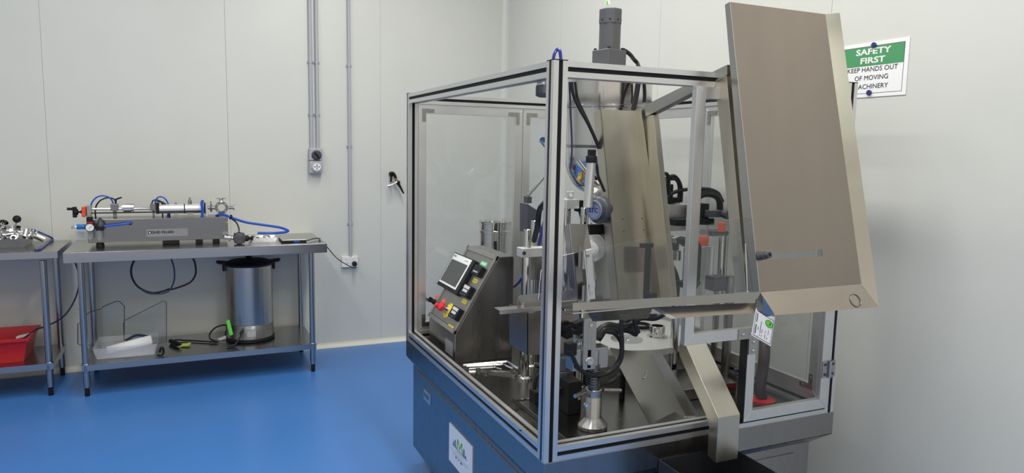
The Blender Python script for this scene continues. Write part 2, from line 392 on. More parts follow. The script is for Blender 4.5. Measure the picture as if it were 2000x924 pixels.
# ================================================================== WORKBENCHES
def bench(Tm, L, Dp, H, apron, legs, shelf_z, label, name='steel_workbench'):
    root = thing(name, Tm @ V(L/2, Dp/2, 0), label, 'workbench', 'stainless workbenches')
    m = MB(Tm); m.box((0, 0, H-.0015), (L, Dp, H)); m.box((0, 0, H-apron), (L, .0015, H-.0015)); m.box((0, Dp-.0015, H-apron), (L, Dp, H-.0015)); m.box((0, 0, H-apron), (.0015, Dp, H-.0015)); m.box((L-.0015, 0, H-apron), (L, Dp, H-.0015))
    m.box((.0, .0, H-apron), (L, .016, H-apron+.0015)); m.box((.04, Dp*.35, H-.03), (L-.04, Dp*.65, H-.0015))
    m.build('worktop', mBENCH, root, .0008, 2)
    m = MB(Tm); x0, x1 = legs[0][0], legs[-1][0]; y0, y1 = min(l[1] for l in legs), max(l[1] for l in legs)
    m.box((x0-.02, y0-.02, shelf_z-.0015), (x1+.02, y1+.02, shelf_z)); m.box((x0-.02, y0-.021, shelf_z-.038), (x1+.02, y0-.0195, shelf_z)); m.box((x0-.02, y1+.0195, shelf_z-.038), (x1+.02, y1+.021, shelf_z))
    m.box((x0-.021, y0-.02, shelf_z-.038), (x0-.0195, y1+.02, shelf_z)); m.box((x1+.0195, y0-.02, shelf_z-.038), (x1+.021, y1+.02, shelf_z))
    m.build('undershelf', mBENCH, root)
    for lx, ly in legs:
        m = MB(Tm); m.lathe((lx, ly, .055), (0, 0, 1), [(.019, 0), (.019, H-.06-.055)], 20); m.lathe((lx, ly, shelf_z-.045), (0, 0, 1), [(.0215, 0), (.023, .003), (.023, .048), (.0215, .05)], 20)
        lg = m.build('leg', mBENCH, root)
        MB(Tm).lathe((lx, ly, 0), (0, 0, 1), [(.013, 0), (.0145, .006), (.0145, .056)], 16).build('foot', mBLACK, lg)
    return root
H1, L1, D1 = .9018, 1.531, .649
T1 = Matrix.Translation((-1.6464, 3.0495, 0)) @ Matrix.Rotation(.0138, 4, 'Z')
l1x, l2x, ly1, ly2 = .0797, 1.4366, .063, .588
bench(T1, L1, D1, H1, .062, [(l1x, ly1), (l1x, ly2), (l2x, ly1), (l2x, ly2)], .20, 'wide stainless workbench carrying the liquid filler with an urn on its shelf')
T2 = Matrix.Translation((-1.688-1.5, 3.159, 0)) @ Matrix.Rotation(.0, 4, 'Z')
bench(T2, 1.5, .54, .90, .042, [(.08, .05), (.08, .47), (1.5-.085, .05), (1.5-.082, .47)], .207, 'stainless workbench at the far left with red tub on its shelf')

# ---------------- liquid filler on the bench
ZT = H1+.0005
R1 = lambda x, y, z=0: T1 @ V(x, y, z)
BY0, BY1 = 3.275, 3.475
a = at(170, 429, y=BY0); b = at(446, 466.5, y=BY0)
bx0, bx1, bz0, bz1 = a.x, b.x, b.z, a.z
fil = thing('liquid_filler', ((bx0+bx1)/2, (BY0+BY1)/2, ZT), 'long stainless pneumatic liquid filling machine with air cylinder on workbench', 'filling machine')
body = bx((bx0, BY0, bz0), (bx1, BY1, bz1)).build('body', mFILL, fil, .004)
for (u, v) in ((443.5, 434), (443.5, 456)):
    p = at(u, v, y=BY0); MB().lathe((p.x, BY0, p.z), (0, -1, 0), [(.004, 0), (.0035, .003), (0, .003)], 10).build('screw', mCHROME, body)
a = at(286, 448, y=BY0); b = at(367, 460.5, y=BY0)
lb = bx((a.x, BY0-.0012, b.z), (b.x, BY0-.0002, a.z)).build('label_plate', mat('label_silver', lin(150, 150, 152), .4, .5), body)
m = MB(); p = at(315, 453.8, y=BY0-.0015); m.text('LIQUID FILLERS', p, (1, 0, 0), (0, 0, 1), .0205, .0008, wide=1.05)
q = at(292.5, 454.2, y=BY0-.0015); m.prism([q+V(-.009, 0, -.009), q+V(.009, 0, -.009), q+V(.009, 0, .009), q+V(-.009, 0, .009)], (0, .0004, 0)); m.mi = 1
m.prism([q+V(-.004, -.0006, -.005), q+V(.004, -.0006, -.005), q+V(.0045, -.0006, 0), q+V(0, -.0006, .006), q+V(-.0045, -.0006, 0)], (0, .0003, 0)); m.mi = 2
m.text('AUSTRALIA', at(353, 453.3, y=BY0-.0015), (1, 0, 0), (0, 0, 1), .013, 0, wide=1.1)
z0 = at(325, 458, y=BY0-.0015); m.box(z0+V(-.08, 0, -.0015), z0+V(.06, .0003, .0012))
m.build('lettering', [mINK, mWHITE, mINKF], lb)
for (u, w_) in ((334, .05), (389, .022), (422, .022)):
    p = at(u, 466, y=BY0+.05)
    m = MB(); m.box((p.x-w_, BY0+.03, ZT), (p.x+w_, BY0+.07, bz0)); m.build('rubber_foot', mRUBBER, fil, .004)
m = MB(); p = at(195, 470, y=BY0+.04); m.lathe((p.x, BY0+.05, ZT), (0, 0, 1), [(.025, 0), (.02, bz0-ZT)], 16); m.build('rubber_foot', mRUBBER, fil)
CY = BY0+.10
K = lambda u, v, y=CY: at(u, v, y=y)
cz = K(340, 407).z; cz2 = K(340, 416).z
# rods, guide blocks, cylinder
m = MB(); m.cyl(V(K(180, 405).x, CY, cz+.002), V(K(303, 405).x, CY, cz+.002), .009, 14); m.build('piston_rod', mCHROME, fil)
m = MB(); m.cyl(V(K(180, 416).x, CY-.03, K(180, 415.5).z), V(K(395, 416).x, CY-.03, K(180, 415.5).z), .004, 10); m.build('guide_rod', mBLACK, fil)
for u0, u1 in ((216, 232), (293, 306)):
    p, q = K(u0, 398), K(u1, 411)
    m = MB(); m.box((p.x, CY-.022, q.z), (q.x, CY+.022, p.z)); m.box((p.x+.012, CY-.012, bz1), (q.x-.012, CY+.012, q.z)); m.build('guide_block', mFILL, fil, .002)
p, q = K(240.5, 396.5), K(262, 414)
m = MB(); m.lathe((p.x, CY, (p.z+q.z)/2), (1, 0, 0), [(.012, -.01), (.018, -.01), (.018, 0), ((p.z-q.z)/2, 0), ((p.z-q.z)/2, (q.x-p.x)*.75), (.026, (q.x-p.x)*.76), (.026, (q.x-p.x)*.9), (.03, (q.x-p.x)*.92), (.03, (q.x-p.x))], 28); m.build('coupling', mCHROME, fil)
p, q = K(311, 399), K(398, 416)
m = MB(); rr = (p.z-q.z)/2; m.lathe((p.x, CY, (p.z+q.z)/2), (1, 0, 0), [(rr, 0), (rr, q.x-p.x)], 32); cyl_ = m.build('air_cylinder', mALUW, fil)
xk = K(359.5, 407).x; MB().lathe((xk, CY, (p.z+q.z)/2), (1, 0, 0), [(rr+.0012, 0), (rr+.0012, .006)], 32).build('band', mBLACK, cyl_)
for u0, u1, mm in ((304, 311.5, mBLACK), (398, 401.5, mBLACK), (401.5, 406, mALU)):
    p2, q2 = K(u0, 396 if mm is mBLACK else 393), K(u1, 417)
    bx((p2.x, CY-rr-.004, q2.z if mm is mBLACK else bz1), (q2.x, CY+rr+.004, p2.z)).build('end_block', mm, fil, .002)
# ports and supports on the cylinder
for u, w_, top in ((343.5, .007, 394), (371, .012, 384.5)):
    p = K(u, 400); zt = K(u, top).z
    m = MB(); m.lathe((p.x, CY, cz+rr*.9), (0, 0, 1), [(w_, 0), (w_, (zt-cz-rr)*.55), (w_*.6, (zt-cz-rr)*.6), (w_*.45, zt-cz-rr)], 14)
    m.box((p.x-w_*1.6, CY-.02, bz1), (p.x+w_*1.6, CY+.02, cz-rr*.9)); m.build('port_fitting', mBRUSH, fil)
# discharge clamp and rotary valve ring on the right
p = K(432.5, 405.5); ro = (K(432, 394).z-K(432, 418).z)/2
m = MB(); m.lathe((p.x, CY-.014, p.z), (0, 1, 0), [(ro*.58, 0), (ro, 0), (ro, .028), (ro*.58, .028), (ro*.58, 0)], 36, False)
vr = m.build('valve_ring', mFILL, fil)
for i in range(4):
    an = PI/4+i*PI/2; MB().lathe((p.x+ro*.8*math.cos(an), CY-.014, p.z+ro*.8*math.sin(an)), (0, -1, 0), [(.004, 0), (.004, .003), (0, .003)], 10).build('bolt', mCHROME, vr)
xr = K(457, 405).x
m = MB(); m.lathe((p.x+ro*.95, CY, p.z), (1, 0, 0), [(.012, 0), (.012, xr-p.x-ro*.95-.006), (.022, xr-p.x-ro-.002), (.022, xr-p.x-ro+.003), (.0, xr-p.x-ro+.003)], 22); m.build('outlet_ferrule', mCHROME, fil)
zt = K(432, 386.5).z
m = MB(); m.lathe((p.x, CY, p.z+ro*.9), (0, 0, 1), [(.018, 0), (.014, .008), (.014, zt-p.z-ro-.006), (.033, zt-p.z-ro), (.033, zt-p.z-ro+.005), (0, zt-p.z-ro+.005)], 24); m.build('inlet_ferrule', mCHROME, fil)
x0 = K(406, 405).x; L_ = p.x-ro-x0
m = MB(); m.lathe((x0, CY, p.z), (1, 0, 0), [(.012, 0), (.012, L_*.3), (.026, L_*.32), (.030, L_*.45), (.026, L_*.58), (.013, L_*.6), (.013, L_+.005)], 22); cl = m.build('clamp', mBRUSH, fil)
wz = K(412, 393).z
m = MB(); m.cyl((x0+L_*.45, CY, p.z+.02), (x0+L_*.45, CY, wz), .004, 8); m.obox((x0+L_*.45-.012, CY, wz+.012), (.008, 0, -.009), (0, .003, 0), (.004, 0, .004)); m.obox((x0+L_*.45+.012, CY, wz+.012), (.008, 0, .009), (0, .003, 0), (.004, 0, -.004)); m.build('wing_nut', mCHROME, cl)
# crank handle, orange cap, bracket
m = MB(); p = K(155, 412); m.lathe((K(160, 414).x, CY, K(160, 414).z), (-1, 0, 0), [(.012, -.01), (.016, 0), (.006, .008), (.006, .018), (.02, .022), (.016, .04), (0, .042)], 18)
q = K(147, 412); m.obox(K(146, 414.5), (.011, 0, 0), (0, .012, 0), (0, 0, .033)); m.cyl(K(150, 408.5), K(131, 408), .0085, 12); m.build('crank_handle', mBLACK, fil)
p, q = K(160, 403.5), K(169.5, 423)
bx((p.x, CY-.035, q.z), (q.x, CY+.035, p.z)).build('orange_cap', mORANGE, fil, .005)
p, q = K(170, 400), K(180, 424)
bx((p.x, CY-.03, bz1-.02), (q.x, CY+.03, p.z)).build('end_bracket', mBRUSH, fil, .002)
# air regulator in front of the left end
RY = BY0-.035
G = lambda u, v, y=RY: at(u, v, y=y)
reg = MB(); p, q = G(169, 424), G(182, 451); reg.box((p.x, RY-.02, q.z), (q.x, RY+.03, p.z)); p, q = G(187, 428), G(203, 451); reg.box((p.x, RY-.018, G(187, 441).z-.03), (q.x, RY+.03, G(187, 441).z)); reg.cyl(G(181, 443), G(190, 443), .012, 12)
rg = reg.build('air_regulator', mBLACK, fil, .003)
p, q = G(169.5, 433), G(182, 436); bx((p.x, RY-.0215, q.z), (q.x, RY-.005, p.z)).build('red_collar', mRED, rg)
p = G(176, 444, RY-.02)
m = MB(); m.lathe((p.x, RY-.02, p.z), (0, -1, 0), [(.026, 0), (.026, .014), (.023, .017), (.023, .014)], 26, True); gg = m.build('gauge', mBLACK, rg)
m = MB(); m.lathe((p.x, RY-.0352, p.z), (0, -1, 0), [(.0225, 0), (0, .0004)], 26); m.mi = 1; m.obox(V(p.x+.004, RY-.0362, p.z+.003), (.009, 0, .007), (0, .0003, 0), (-.0006, 0, .0008)); m.text('60', (p.x, RY-.0362, p.z-.011), (1, 0, 0), (0, 0, 1), .007); m.build('dial', [mWHITE, mINK], gg)
for u, vt, vb, rr_ in ((176, 451, 467, .020), (194.5, 449, 468, .018)):
    pt, pb = G(u, vt), G(u, vb)
    m = MB(); m.lathe((pb.x, RY, pb.z), (0, 0, 1), [(.004, -.012), (.004, 0), (rr_*.8, 0), (rr_, .01), (rr_, pt.z-pb.z)], 20); m.build('filter_bowl', mBOWL, rg)
p = G(196, 432); m = MB(); m.lathe((p.x, RY, G(196, 441).z-.005), (0, 0, 1), [(.02, 0), (.02, .02), (.014, .03), (.014, .045), (.008, .047), (.008, .055), (0, .055)], 18); m.build('lubricator_cap', mKNOBGREY, rg)
m = MB(); m.tube([G(139, 443.5), G(142, 443.5), G(149, 443.5)], [.007, .009, .008], 12); m.lathe(G(142, 443.5), (1, 0, 0), [(.01, 0), (.01, .006)], 12); m.tube([G(163, 443.5), G(169, 443.5)], .009, 12); m.build('quick_coupler_tail', mCHROME, rg)
m = MB(); m.lathe(G(150, 443.3), (1, 0, 0), [(.015, 0), (.016, .004), (.016, .02), (.014, .022), (.014, .026), (.016, .028), (.016, .044), (.013, .047)], 18); m.build('quick_coupler', mBLUEP, rg)
m = MB(); m.tube(spline([G(203, 442), G(215, 440.5), G(235, 438.3), at(252, 436, y=BY0-.02), at(256, 436.5, y=BY0-.004)]), .0075, 10); m.build('blue_feed_hose', mBLUEH, fil)
MB().lathe((at(254.5, 436.3, y=BY0).x, BY0, at(254.5, 436.3, y=BY0).z), (0, -1, 0), [(.012, 0), (.011, .006), (0, .006)], 14).build('grommet', mBLACK, fil)
# thin hoses arching over
def hose(name, pts, r, mm, parent, n=8): return MB().tube(spline(pts), r, n).build(name, mm, parent)
hose('thin_blue_hose', [K(178, 428), K(177, 410), K(179, 397), K(188, 386), K(200, 382.5), K(212, 385), K(219, 392), K(221, 399)], .0048, mBLUEH, fil)
hose('thin_black_hose', [K(187, 426), K(186, 412), K(189, 400), K(197, 391), K(209, 386.5), K(219, 387.5), K(226, 391)], .0045, mCABLE, fil)
m = MB(); m.cyl(K(226, 400), K(226, 391), .006, 10); m.tube([K(223, 391.5), K(229, 388.5), K(238, 385.5)], [.006, .0055, .0045], 10); m.build('black_lever', mBLACK, fil)
hose('thin_blue_hose', [K(303, 400), K(304, 391), K(311, 384.5), K(321, 387), K(328, 397), K(330, 411), K(325, 426)], .0048, mBLUEH, fil)
hose('thin_black_hose', [K(296, 399), K(299, 392), K(306, 390.5), K(314, 394), K(318, 404), K(317.5, 427)], .0042, mCABLE, fil)
hose('thin_black_hose', [K(306, 392), K(316, 395), K(326, 402), K(330, 412), K(331, 427)], .0065, mCABLE, fil)
hose('thin_blue_hose', [K(396, 391, CY-.05), K(394, 398, CY-.05), K(395.5, 410, CY-.05), K(394.5, 428, CY-.05)], .009, mBLUEH, fil)
# blue hose coil from the filler towards the pump and back (one hose)
hose('blue_air_hose', [at(419, 425, y=BY0+.1), at(427, 419.5, y=BY0+.06), at(440, 420, y=BY0+.02), at(452, 425, y=BY0), at(480, 434, y=3.24), at(512, 439, y=3.24), at(545, 444, y=3.24), at(560, 449, y=3.24), at(562, 452, y=3.24), at(552, 454.2, y=3.22), at(530, 455.3, y=3.2), at(503, 455, y=3.2)], .0085, mBLUEH, fil, 10)
m = MB(); p = at(450.5, 424, y=BY0); m.torus(p, (1, .3, -.4), .011, .006); m.build('hose_tie', mBLACK, fil)
hose('black_lead', [at(453, 428, y=BY0), at(461, 434, y=3.24), at(466, 444, y=3.22), at(467, 451, y=3.21)], .005, mCABLE, fil)
# document pocket seen at the left end
a, b = at(147, 450.5, y=BY0+.02), at(168, 468, y=BY0+.02)
m = MB(); m.box((a.x, BY0+.018, b.z), (b.x, BY0+.022, a.z)); dp = m.build('document_pocket', mTUB, fil)
bx((a.x+.008, BY0+.023, b.z+.006), (b.x-.006, BY0+.0235, a.z-.008)).build('paper', mPAPER, dp)
# hanging hose loops below the bench (of the filler)
LY = 3.33
hose('hanging_black_loop', [at(262, 508, y=LY), at(256, 526, y=LY), at(259, 545, y=LY), at(272, 562, y=LY), at(296, 572, y=LY), at(318, 569, y=LY), at(331, 564, y=LY)], .0062, mCABLE, fil)
hose('hanging_black_loop', [at(328, 567, y=LY+.01), at(350, 561, y=LY+.01), at(372, 551, y=LY+.01), at(382, 535, y=LY+.01), at(381, 515, y=LY+.01), at(377, 505, y=LY+.01)], .0058, mCABLE, fil)
hose('hanging_navy_loop', [at(334, 504, y=LY-.01), at(340, 525, y=LY-.01), at(340, 548, y=LY-.01), at(330, 568, y=LY-.01), at(312, 574, y=LY-.01), at(290, 573, y=LY-.01), at(275, 565, y=LY-.01)], .0048, mat('navy_hose', lin(36, 52, 96), .4), fil)

# ---------------- pump, trays, scale on the bench
PY = 3.2
p = at(467.5, 463, y=PY); rr = (at(455.5, 463, y=PY).x-at(480, 463, y=PY).x)/-2
t = thing('valve_pump', (p.x, PY, ZT), 'dark grey valve with chrome side ports lying on bench right of filler', 'valve')
m = MB(); m.lathe((p.x, PY+.03, ZT+rr), (0, -1, 0), [(rr*.8, 0), (rr, .006), (rr, .05), (rr*.9, .058), (rr*.6, .062), (0, .064)], 24); hb = m.build('housing', mKNOBGREY, t)
for i in range(8):
    an = i*PI/4; MB().cyl((p.x+rr*math.cos(an)*.95, PY+.03, ZT+rr+rr*math.sin(an)*.95), (p.x+rr*math.cos(an)*.95, PY-.022, ZT+rr+rr*math.sin(an)*.95), .006, 8).build('bolt', mBLACK, hb)
m = MB(); m.lathe((p.x-rr*.9, PY, ZT+rr), (-1, 0, .15), [(.012, 0), (.012, .015), (.022, .02), (.022, .028), (.013, .03), (.013, .05), (.02, .052), (.02, .058), (0, .058)], 20); m.build('port', mCHROME, t)
m = MB(); m.lathe((p.x+rr*.9, PY, ZT+rr*.9), (1, 0, 0), [(.02, 0), (.02, .02), (.012, .024), (.012, .04), (.017, .042), (.017, .05), (0, .05)], 18); m.build('port', mBLACK, t)
def open_tray(name, lo, hi, th, mm, label, cat, taper=.012, parent=None):
    (x0, y0, z0), (x1, y1, z1) = lo, hi; m = MB()
    o_ = [(x0, y0, z1), (x1, y0, z1), (x1, y1, z1), (x0, y1, z1)]; k_ = taper
    b_ = [(x0+k_, y0+k_, z0), (x1-k_, y0+k_, z0), (x1-k_, y1-k_, z0), (x0+k_, y1-k_, z0)]
    i_ = [(x0+th, y0+th, z1), (x1-th, y0+th, z1), (x1-th, y1-th, z1), (x0+th, y1-th, z1)]
    d_ = [(x0+k_+th, y0+k_+th, z0+th), (x1-k_-th, y0+k_+th, z0+th), (x1-k_-th, y1-k_-th, z0+th), (x0+k_+th, y1-k_-th, z0+th)]
    A, B, I_, D_ = [[m.v(q) for q in r] for r in (o_, b_, i_, d_)]
    m.f(B[::-1]); m.f(D_)
    for i in range(4):
        j = (i+1) % 4; m.f([B[i], B[j], A[j], A[i]]); m.f([A[i], A[j], I_[j], I_[i]]); m.f([I_[i], I_[j], D_[j], D_[i]])
    return m
a, b = at(489, 463, y=3.13), at(542, 473, z=ZT)
tr = open_tray('t', (a.x, b.y, ZT), (b.x, b.y+.15, ZT+.032), .0015, mCHROME, '', '').build('steel_tray', mBENCH)
tag(tr, 'small shallow steel tray on bench beside the digital scale', 'tray')
def fitting(kind, c, d, s, nm='pipe_fitting'):
    """one sanitary fitting: ferrule, tee, ring, clamp or elbow"""
    c, d = V(c), V(d).normalized(); x, y, _ = basis(d); m = MB()
    if kind == 'ferrule': m.lathe(c-d*s*.5, d, [(s*.5, 0), (s*.5, s*.12), (s*.3, s*.2), (s*.3, s), (s*.24, s), (s*.24, 0), (s*.5, 0)], 20, False)
    elif kind == 'ring': m.lathe(c, d, [(s*.26, 0), (s*.5, 0), (s*.54, s*.1), (s*.5, s*.2), (s*.26, s*.2), (s*.22, s*.1), (s*.26, 0)], 26, False)
    elif kind == 'tee':
        m.tube([c-d*s*.6, c+d*s*.6], s*.2, 14); m.tube([c, c+x*s*.6], s*.2, 14)
        for e in (c-d*s*.6, c+d*s*.6): m.lathe(e-d*s*.05, d, [(s*.34, 0), (s*.34, s*.1)], 18)
        m.lathe(c+x*s*.55, x, [(s*.34, 0), (s*.34, s*.1)], 18)
    elif kind == 'clamp':
        m.torus(c, d, s*.42, s*.1, 22, 8); m.cyl(c+x*s*.45, c+x*s*.9, s*.06, 8); m.obox(c+x*s*.95, y*s*.25, d*s*.05, x*s*.08)
    elif kind == 'elbow':
        m.tube(spline([c-d*s*.5, c, c+x*s*.2+d*s*.15, c+x*s*.6+d*s*.2]), s*.18, 14); m.lathe(c-d*s*.55, d, [(s*.32, 0), (s*.32, s*.1)], 18); m.lathe(c+x*s*.6+d*s*.2, x, [(s*.32, 0), (s*.32, s*.1)], 18)
    elif kind == 'nut': m.lathe(c, d, [(s*.25, 0), (s*.45, 0), (s*.45, s*.35), (s*.25, s*.35), (s*.25, 0)], 6, False)
    return m
for kind, u, d, s, lab in (('clamp', 497, (1, .2, .2), .04, 'small pipe clamp at the left end of the shallow tray'), ('elbow', 505, (.4, 1, .1), .035, 'small elbow fitting under the hose end in the shallow tray'), ('ring', 521, (.3, -.6, .9), .05, 'steel ring lying in the middle of the shallow tray')):
    p = at(u, 463, y=b.y+.075); _o = fitting(kind, (p.x, b.y+.075, ZT+.024), d, s).build('pipe_fitting', mCHROME)
    tag(_o, lab, 'pipe fitting', 'fittings in the shallow tray')
a, b = at(550, 474.5, z=ZT), at(600, 473.5, z=ZT)
t = thing('digital_scale', ((a.x+b.x)/2, a.y+.1, ZT), 'flat black bench scale with steel weighing plate near right end of workbench', 'scale')
bx((a.x, a.y, ZT), (b.x, a.y+.2, ZT+.013)).build('base', mBLACK, t, .004)
bx((a.x+.003, a.y+.004, ZT+.0132), (b.x-.003, a.y+.198, ZT+.018)).build('weighing_plate', mBENCH, t, .002)
p = at(582, 470, z=ZT+.02); m = MB(); m.box((p.x-.018, a.y-.0012, ZT+.003), (p.x+.018, a.y+.0002, ZT+.010)); m.build('display', mBLUEP, t)
pc = [at(600, 470, z=ZT+.01), at(612, 466.5, z=ZT+.012), at(625, 466, z=ZT+.008), R1(1.5, .12, H1+.006), R1(1.538, .16, H1-.02), at(650, 496, y=3.35), at(660, 506, y=3.5), at(676, 516.5, y=WA-.09), PLUG+V(-.01, -.035, -.025), PLUG+V(0, -.03, 0)]
cord = MB().tube(spline(pc), .0034, 8)
cordo = cord.build('power_cord', mCABLE, t)
m = MB(); m.lathe(PLUG+V(0, .024, 0), (0, -1, 0), [(.018, 0), (.02, .01), (.016, .04), (.008, .05), (0, .05)], 16); m.build('plug', mBLACK, cordo)

# ---------------- left bench: tray of fittings, lever valve, hose, red tub
Z2 = .9005
a = at(50, 484, z=Z2); 
trw = open_tray('t', (a.x-.52, a.y, Z2), (a.x+.012, a.y+.26, Z2+.055), .0018, mBENCH, '', '', .02).build('steel_tray', mBENCH)
tag(trw, 'deep steel tray heaped with pipe fittings on the far left bench', 'tray')
fl = [('ring', 33.5, 454.5, (.2, -.75, .6), .085, 'large steel ring fitting on top of the heap in deep tray'), ('ferrule', 3, 446, (.4, -.5, .8), .10, 'tall steel ferrule at the left edge of the heap'), ('tee', 12, 452, (.8, .2, .3), .06, 'steel tee beside the tall ferrule at the left'),
      ('clamp', 22, 449, (.2, .8, .3), .05, 'pipe clamp at the foot of the black ball lever'), ('elbow', 45, 452, (1, .3, .2), .045, 'elbow fitting right of the large ring'), ('ferrule', 50, 456, (.2, .5, 1), .05, 'upright small ferrule over the tray corner'),
      ('clamp', 60, 455, (.3, 1, .1), .05, 'pipe clamp near the back right of the deep tray'), ('nut', 65, 456.5, (1, .2, .5), .04, 'hexagonal nut near the back right of the deep tray'), ('ferrule', 76, 464, (.8, .1, -.5), .065, 'ferrule hanging over the right side of the deep tray'),
      ('tee', 20, 464, (.6, .6, .1), .05, 'tee fitting low at the front of the heap'), ('elbow', 8, 465, (.7, .3, .3), .05, 'elbow fitting low at the front left of the heap'), ('nut', 27, 465, (.1, -1, .3), .045, 'hexagonal nut under the large ring'), ('clamp', 40, 463, (1, .4, .3), .045, 'pipe clamp lying below the large ring on its right'),
      ('tee', 55, 463, (.4, .4, .6), .045, 'tee fitting at the right end of the heap'), ('ferrule', 15, 458.5, (1, .4, .1), .06, 'ferrule lying flat in the middle of the heap'), ('ring', 5, 458, (.6, -.6, .4), .06, 'small steel ring at the left of the heap')]
for kind, u, v, d, s, lab in fl:
    p = at(u, v, y=a.y+.08 if v > 455 else a.y+.13)
    if u > 70: p = at(u, v-1, y=a.y+.16)
    tag(fitting(kind, p, d, s).build('pipe_fitting', mCHROME), lab, 'pipe fitting', 'fittings heaped in the deep tray')
yv = a.y+.12
t = thing('lever_valve', at(28, 456, y=yv), 'steel valve with black ball lever standing up from the heap', 'valve')
m = MB(); q = at(28, 455, y=yv); m.tube([q, at(28.5, 446, y=yv), at(32.5, 432, y=yv)], [.008, .006, .0055], 10); m.build('lever', mBRUSH, t)
m = MB(); m.ball(at(33, 428, y=yv), .0235, 18, 12); m.build('ball_knob', mBLACK, t)
m = MB(); m.lathe(q-V(.03, 0, .012), (1, 0, .1), [(.014, 0), (.014, .012), (.022, .014), (.022, .046), (.014, .048), (.014, .06)], 18); m.build('valve_body', mCHROME, t)
hs = MB().tube(spline([at(6, 440, y=3.6), at(18, 443, y=3.6), at(33, 447, y=3.61), at(48, 448.5, y=3.62), at(65, 449.5, y=3.64), at(82, 456, y=3.66), at(97, 462.5, y=3.67), at(104, 466.8, z=Z2+.008), at(98, 471, z=Z2+.006), at(88, 479, z=Z2+.006), at(78, 486.5, z=Z2+.006), at(68, 488.3, z=Z2+.006)]), .006, 8).build('blue_air_hose', mat('deep_blue_hose', lin(40, 62, 130), .35))
tag(hs, 'dark blue air hose looping behind the deep tray on the left bench', 'hose')
ZS2 = .2075
a2 = at(44, 707, z=ZS2)
tub = thing('plastic_tub', (a2.x-.25, a2.y+.15, ZS2), 'red plastic tub on the shelf of the far left bench', 'tub')
tm = open_tray('t', (a2.x-.55, a2.y-.02, ZS2), (a2.x+.035, a2.y+.33, ZS2+.15), .004, mRED, '', '', .03); tm.build('tub_body', mRED, tub)
m = MB(); x0, x1, y0, y1, zz = a2.x-.562, a2.x+.047, a2.y-.032, a2.y+.342, ZS2+.15
for lo, hi in (((x0, y0, zz-.018), (x1, y0+.012, zz)), ((x0, y1-.012, zz-.018), (x1, y1, zz)), ((x0, y0+.012, zz-.018), (x0+.012, y1-.012, zz)), ((x1-.012, y0+.012, zz-.018), (x1, y1-.012, zz))): m.box(lo, hi)
m.build('rim', mRED, tub, .003)
p = at(45, 660, y=a2.y+.2)
m = MB(); m.obox(V(a2.x-.02, a2.y+.19, ZS2+.12), (.035, 0, .006), (.004, .02, 0), (0, 0, .006)); tag(m.build('paper_label', mPAPER), 'small white card lying in the red tub', 'card')
hs = MB().tube(spline([at(0, 676, y=a2.y+.05), at(20, 672, y=a2.y+.05), at(45, 661, y=a2.y+.1), at(70, 644, y=a2.y+.16), at(85, 639, y=a2.y+.2), at(115, 625, y=3.55), at(135, 605, y=3.6), at(150, 575, y=3.6), at(155, 545, y=3.58), at(151, 525, y=3.5), at(146, 512, y=3.42)]), .0052, 8).build('air_hose', mat('navy_hose_dark', lin(38, 44, 84), .4))
tag(hs, 'navy hose draped from the benches down into the red tub', 'hose')

# ---------------- under the main bench: urn, tub, acrylic sheets, cords
ZS = .2005
uc = V(-.594, 3.43, ZS)
urn = thing('hot_water_urn', uc, 'stainless hot water urn with black lid on the workbench shelf', 'urn')
r_ = (at(534, 600, y=3.43).x-at(441.5, 600, y=3.43).x)/2
zt = at(488, 520, y=3.43-r_).z
m = MB(); m.lathe(uc, (0, 0, 1), [(r_*.99, .02), (r_*.99, .115), (r_*1.0, .118), (r_*1.0, .122), (r_*.985, .124), (r_*.985, zt-ZS), (0, zt-ZS)], 48); m.build('urn_body', mBRUSH, urn)
m = MB(); m.lathe(uc, (0, 0, 1), [(r_*.97, 0), (r_*1.03, .003), (r_*1.03, .022), (r_*.97, .024)], 48); m.build('base_ring', mBLACK, urn)
m = MB(); m.lathe(uc+V(0, 0, zt-ZS), (0, 0, 1), [(r_*1.02, -.012), (r_*1.04, 0), (r_*1.0, .008), (r_*.8, .02), (r_*.4, .03), (0, .032)], 48); m.lathe(uc+V(0, 0, zt-ZS+.03), (0, 0, 1), [(.02, 0), (.012, .006), (.026, .016), (.024, .028), (0, .032)], 20); m.build('lid', mBLACK, urn)
for s in (-1, 1):
    m = MB(); m.prism([uc+V(s*r_*.85, -.045, zt-ZS-.006), uc+V(s*(r_+.045), -.03, zt-ZS+.004), uc+V(s*(r_+.055), 0, zt-ZS+.006), uc+V(s*(r_+.045), .03, zt-ZS+.004), uc+V(s*r_*.85, .045, zt-ZS-.006)][::s], (0, 0, .018)); m.box(uc+V(s*(r_+.008)-.008, -.02, zt-ZS-.05), uc+V(s*(r_+.008)+.008, .02, zt-ZS)); m.build('handle', mBLACK, urn, .004)
p = at(491, 648, y=uc.y-r_); m = MB(); m.box((p.x-.028, uc.y-r_*1.0-.0015, ZS+.045), (p.x+.028, uc.y-r_*.98, ZS+.09)); m.build('rating_plate', mat('grey_label', lin(175, 175, 175), .5), urn)
p = at(472, 650, y=uc.y-r_*.94); m = MB(); m.lathe((p.x, uc.y-r_*.9, ZS+.075), (-.3, -1, 0), [(.012, 0), (.01, .025), (0, .026)], 12); m.tube(spline([(p.x, uc.y-r_*.9-.02, ZS+.075), (p.x-.02, uc.y-r_-.03, ZS+.045), (p.x-.05, uc.y-r_-.05, ZS+.012), (p.x-.1, uc.y-r_-.05, ZS+.01)]), .006, 8); m.build('cord_inlet', mCABLE, urn)
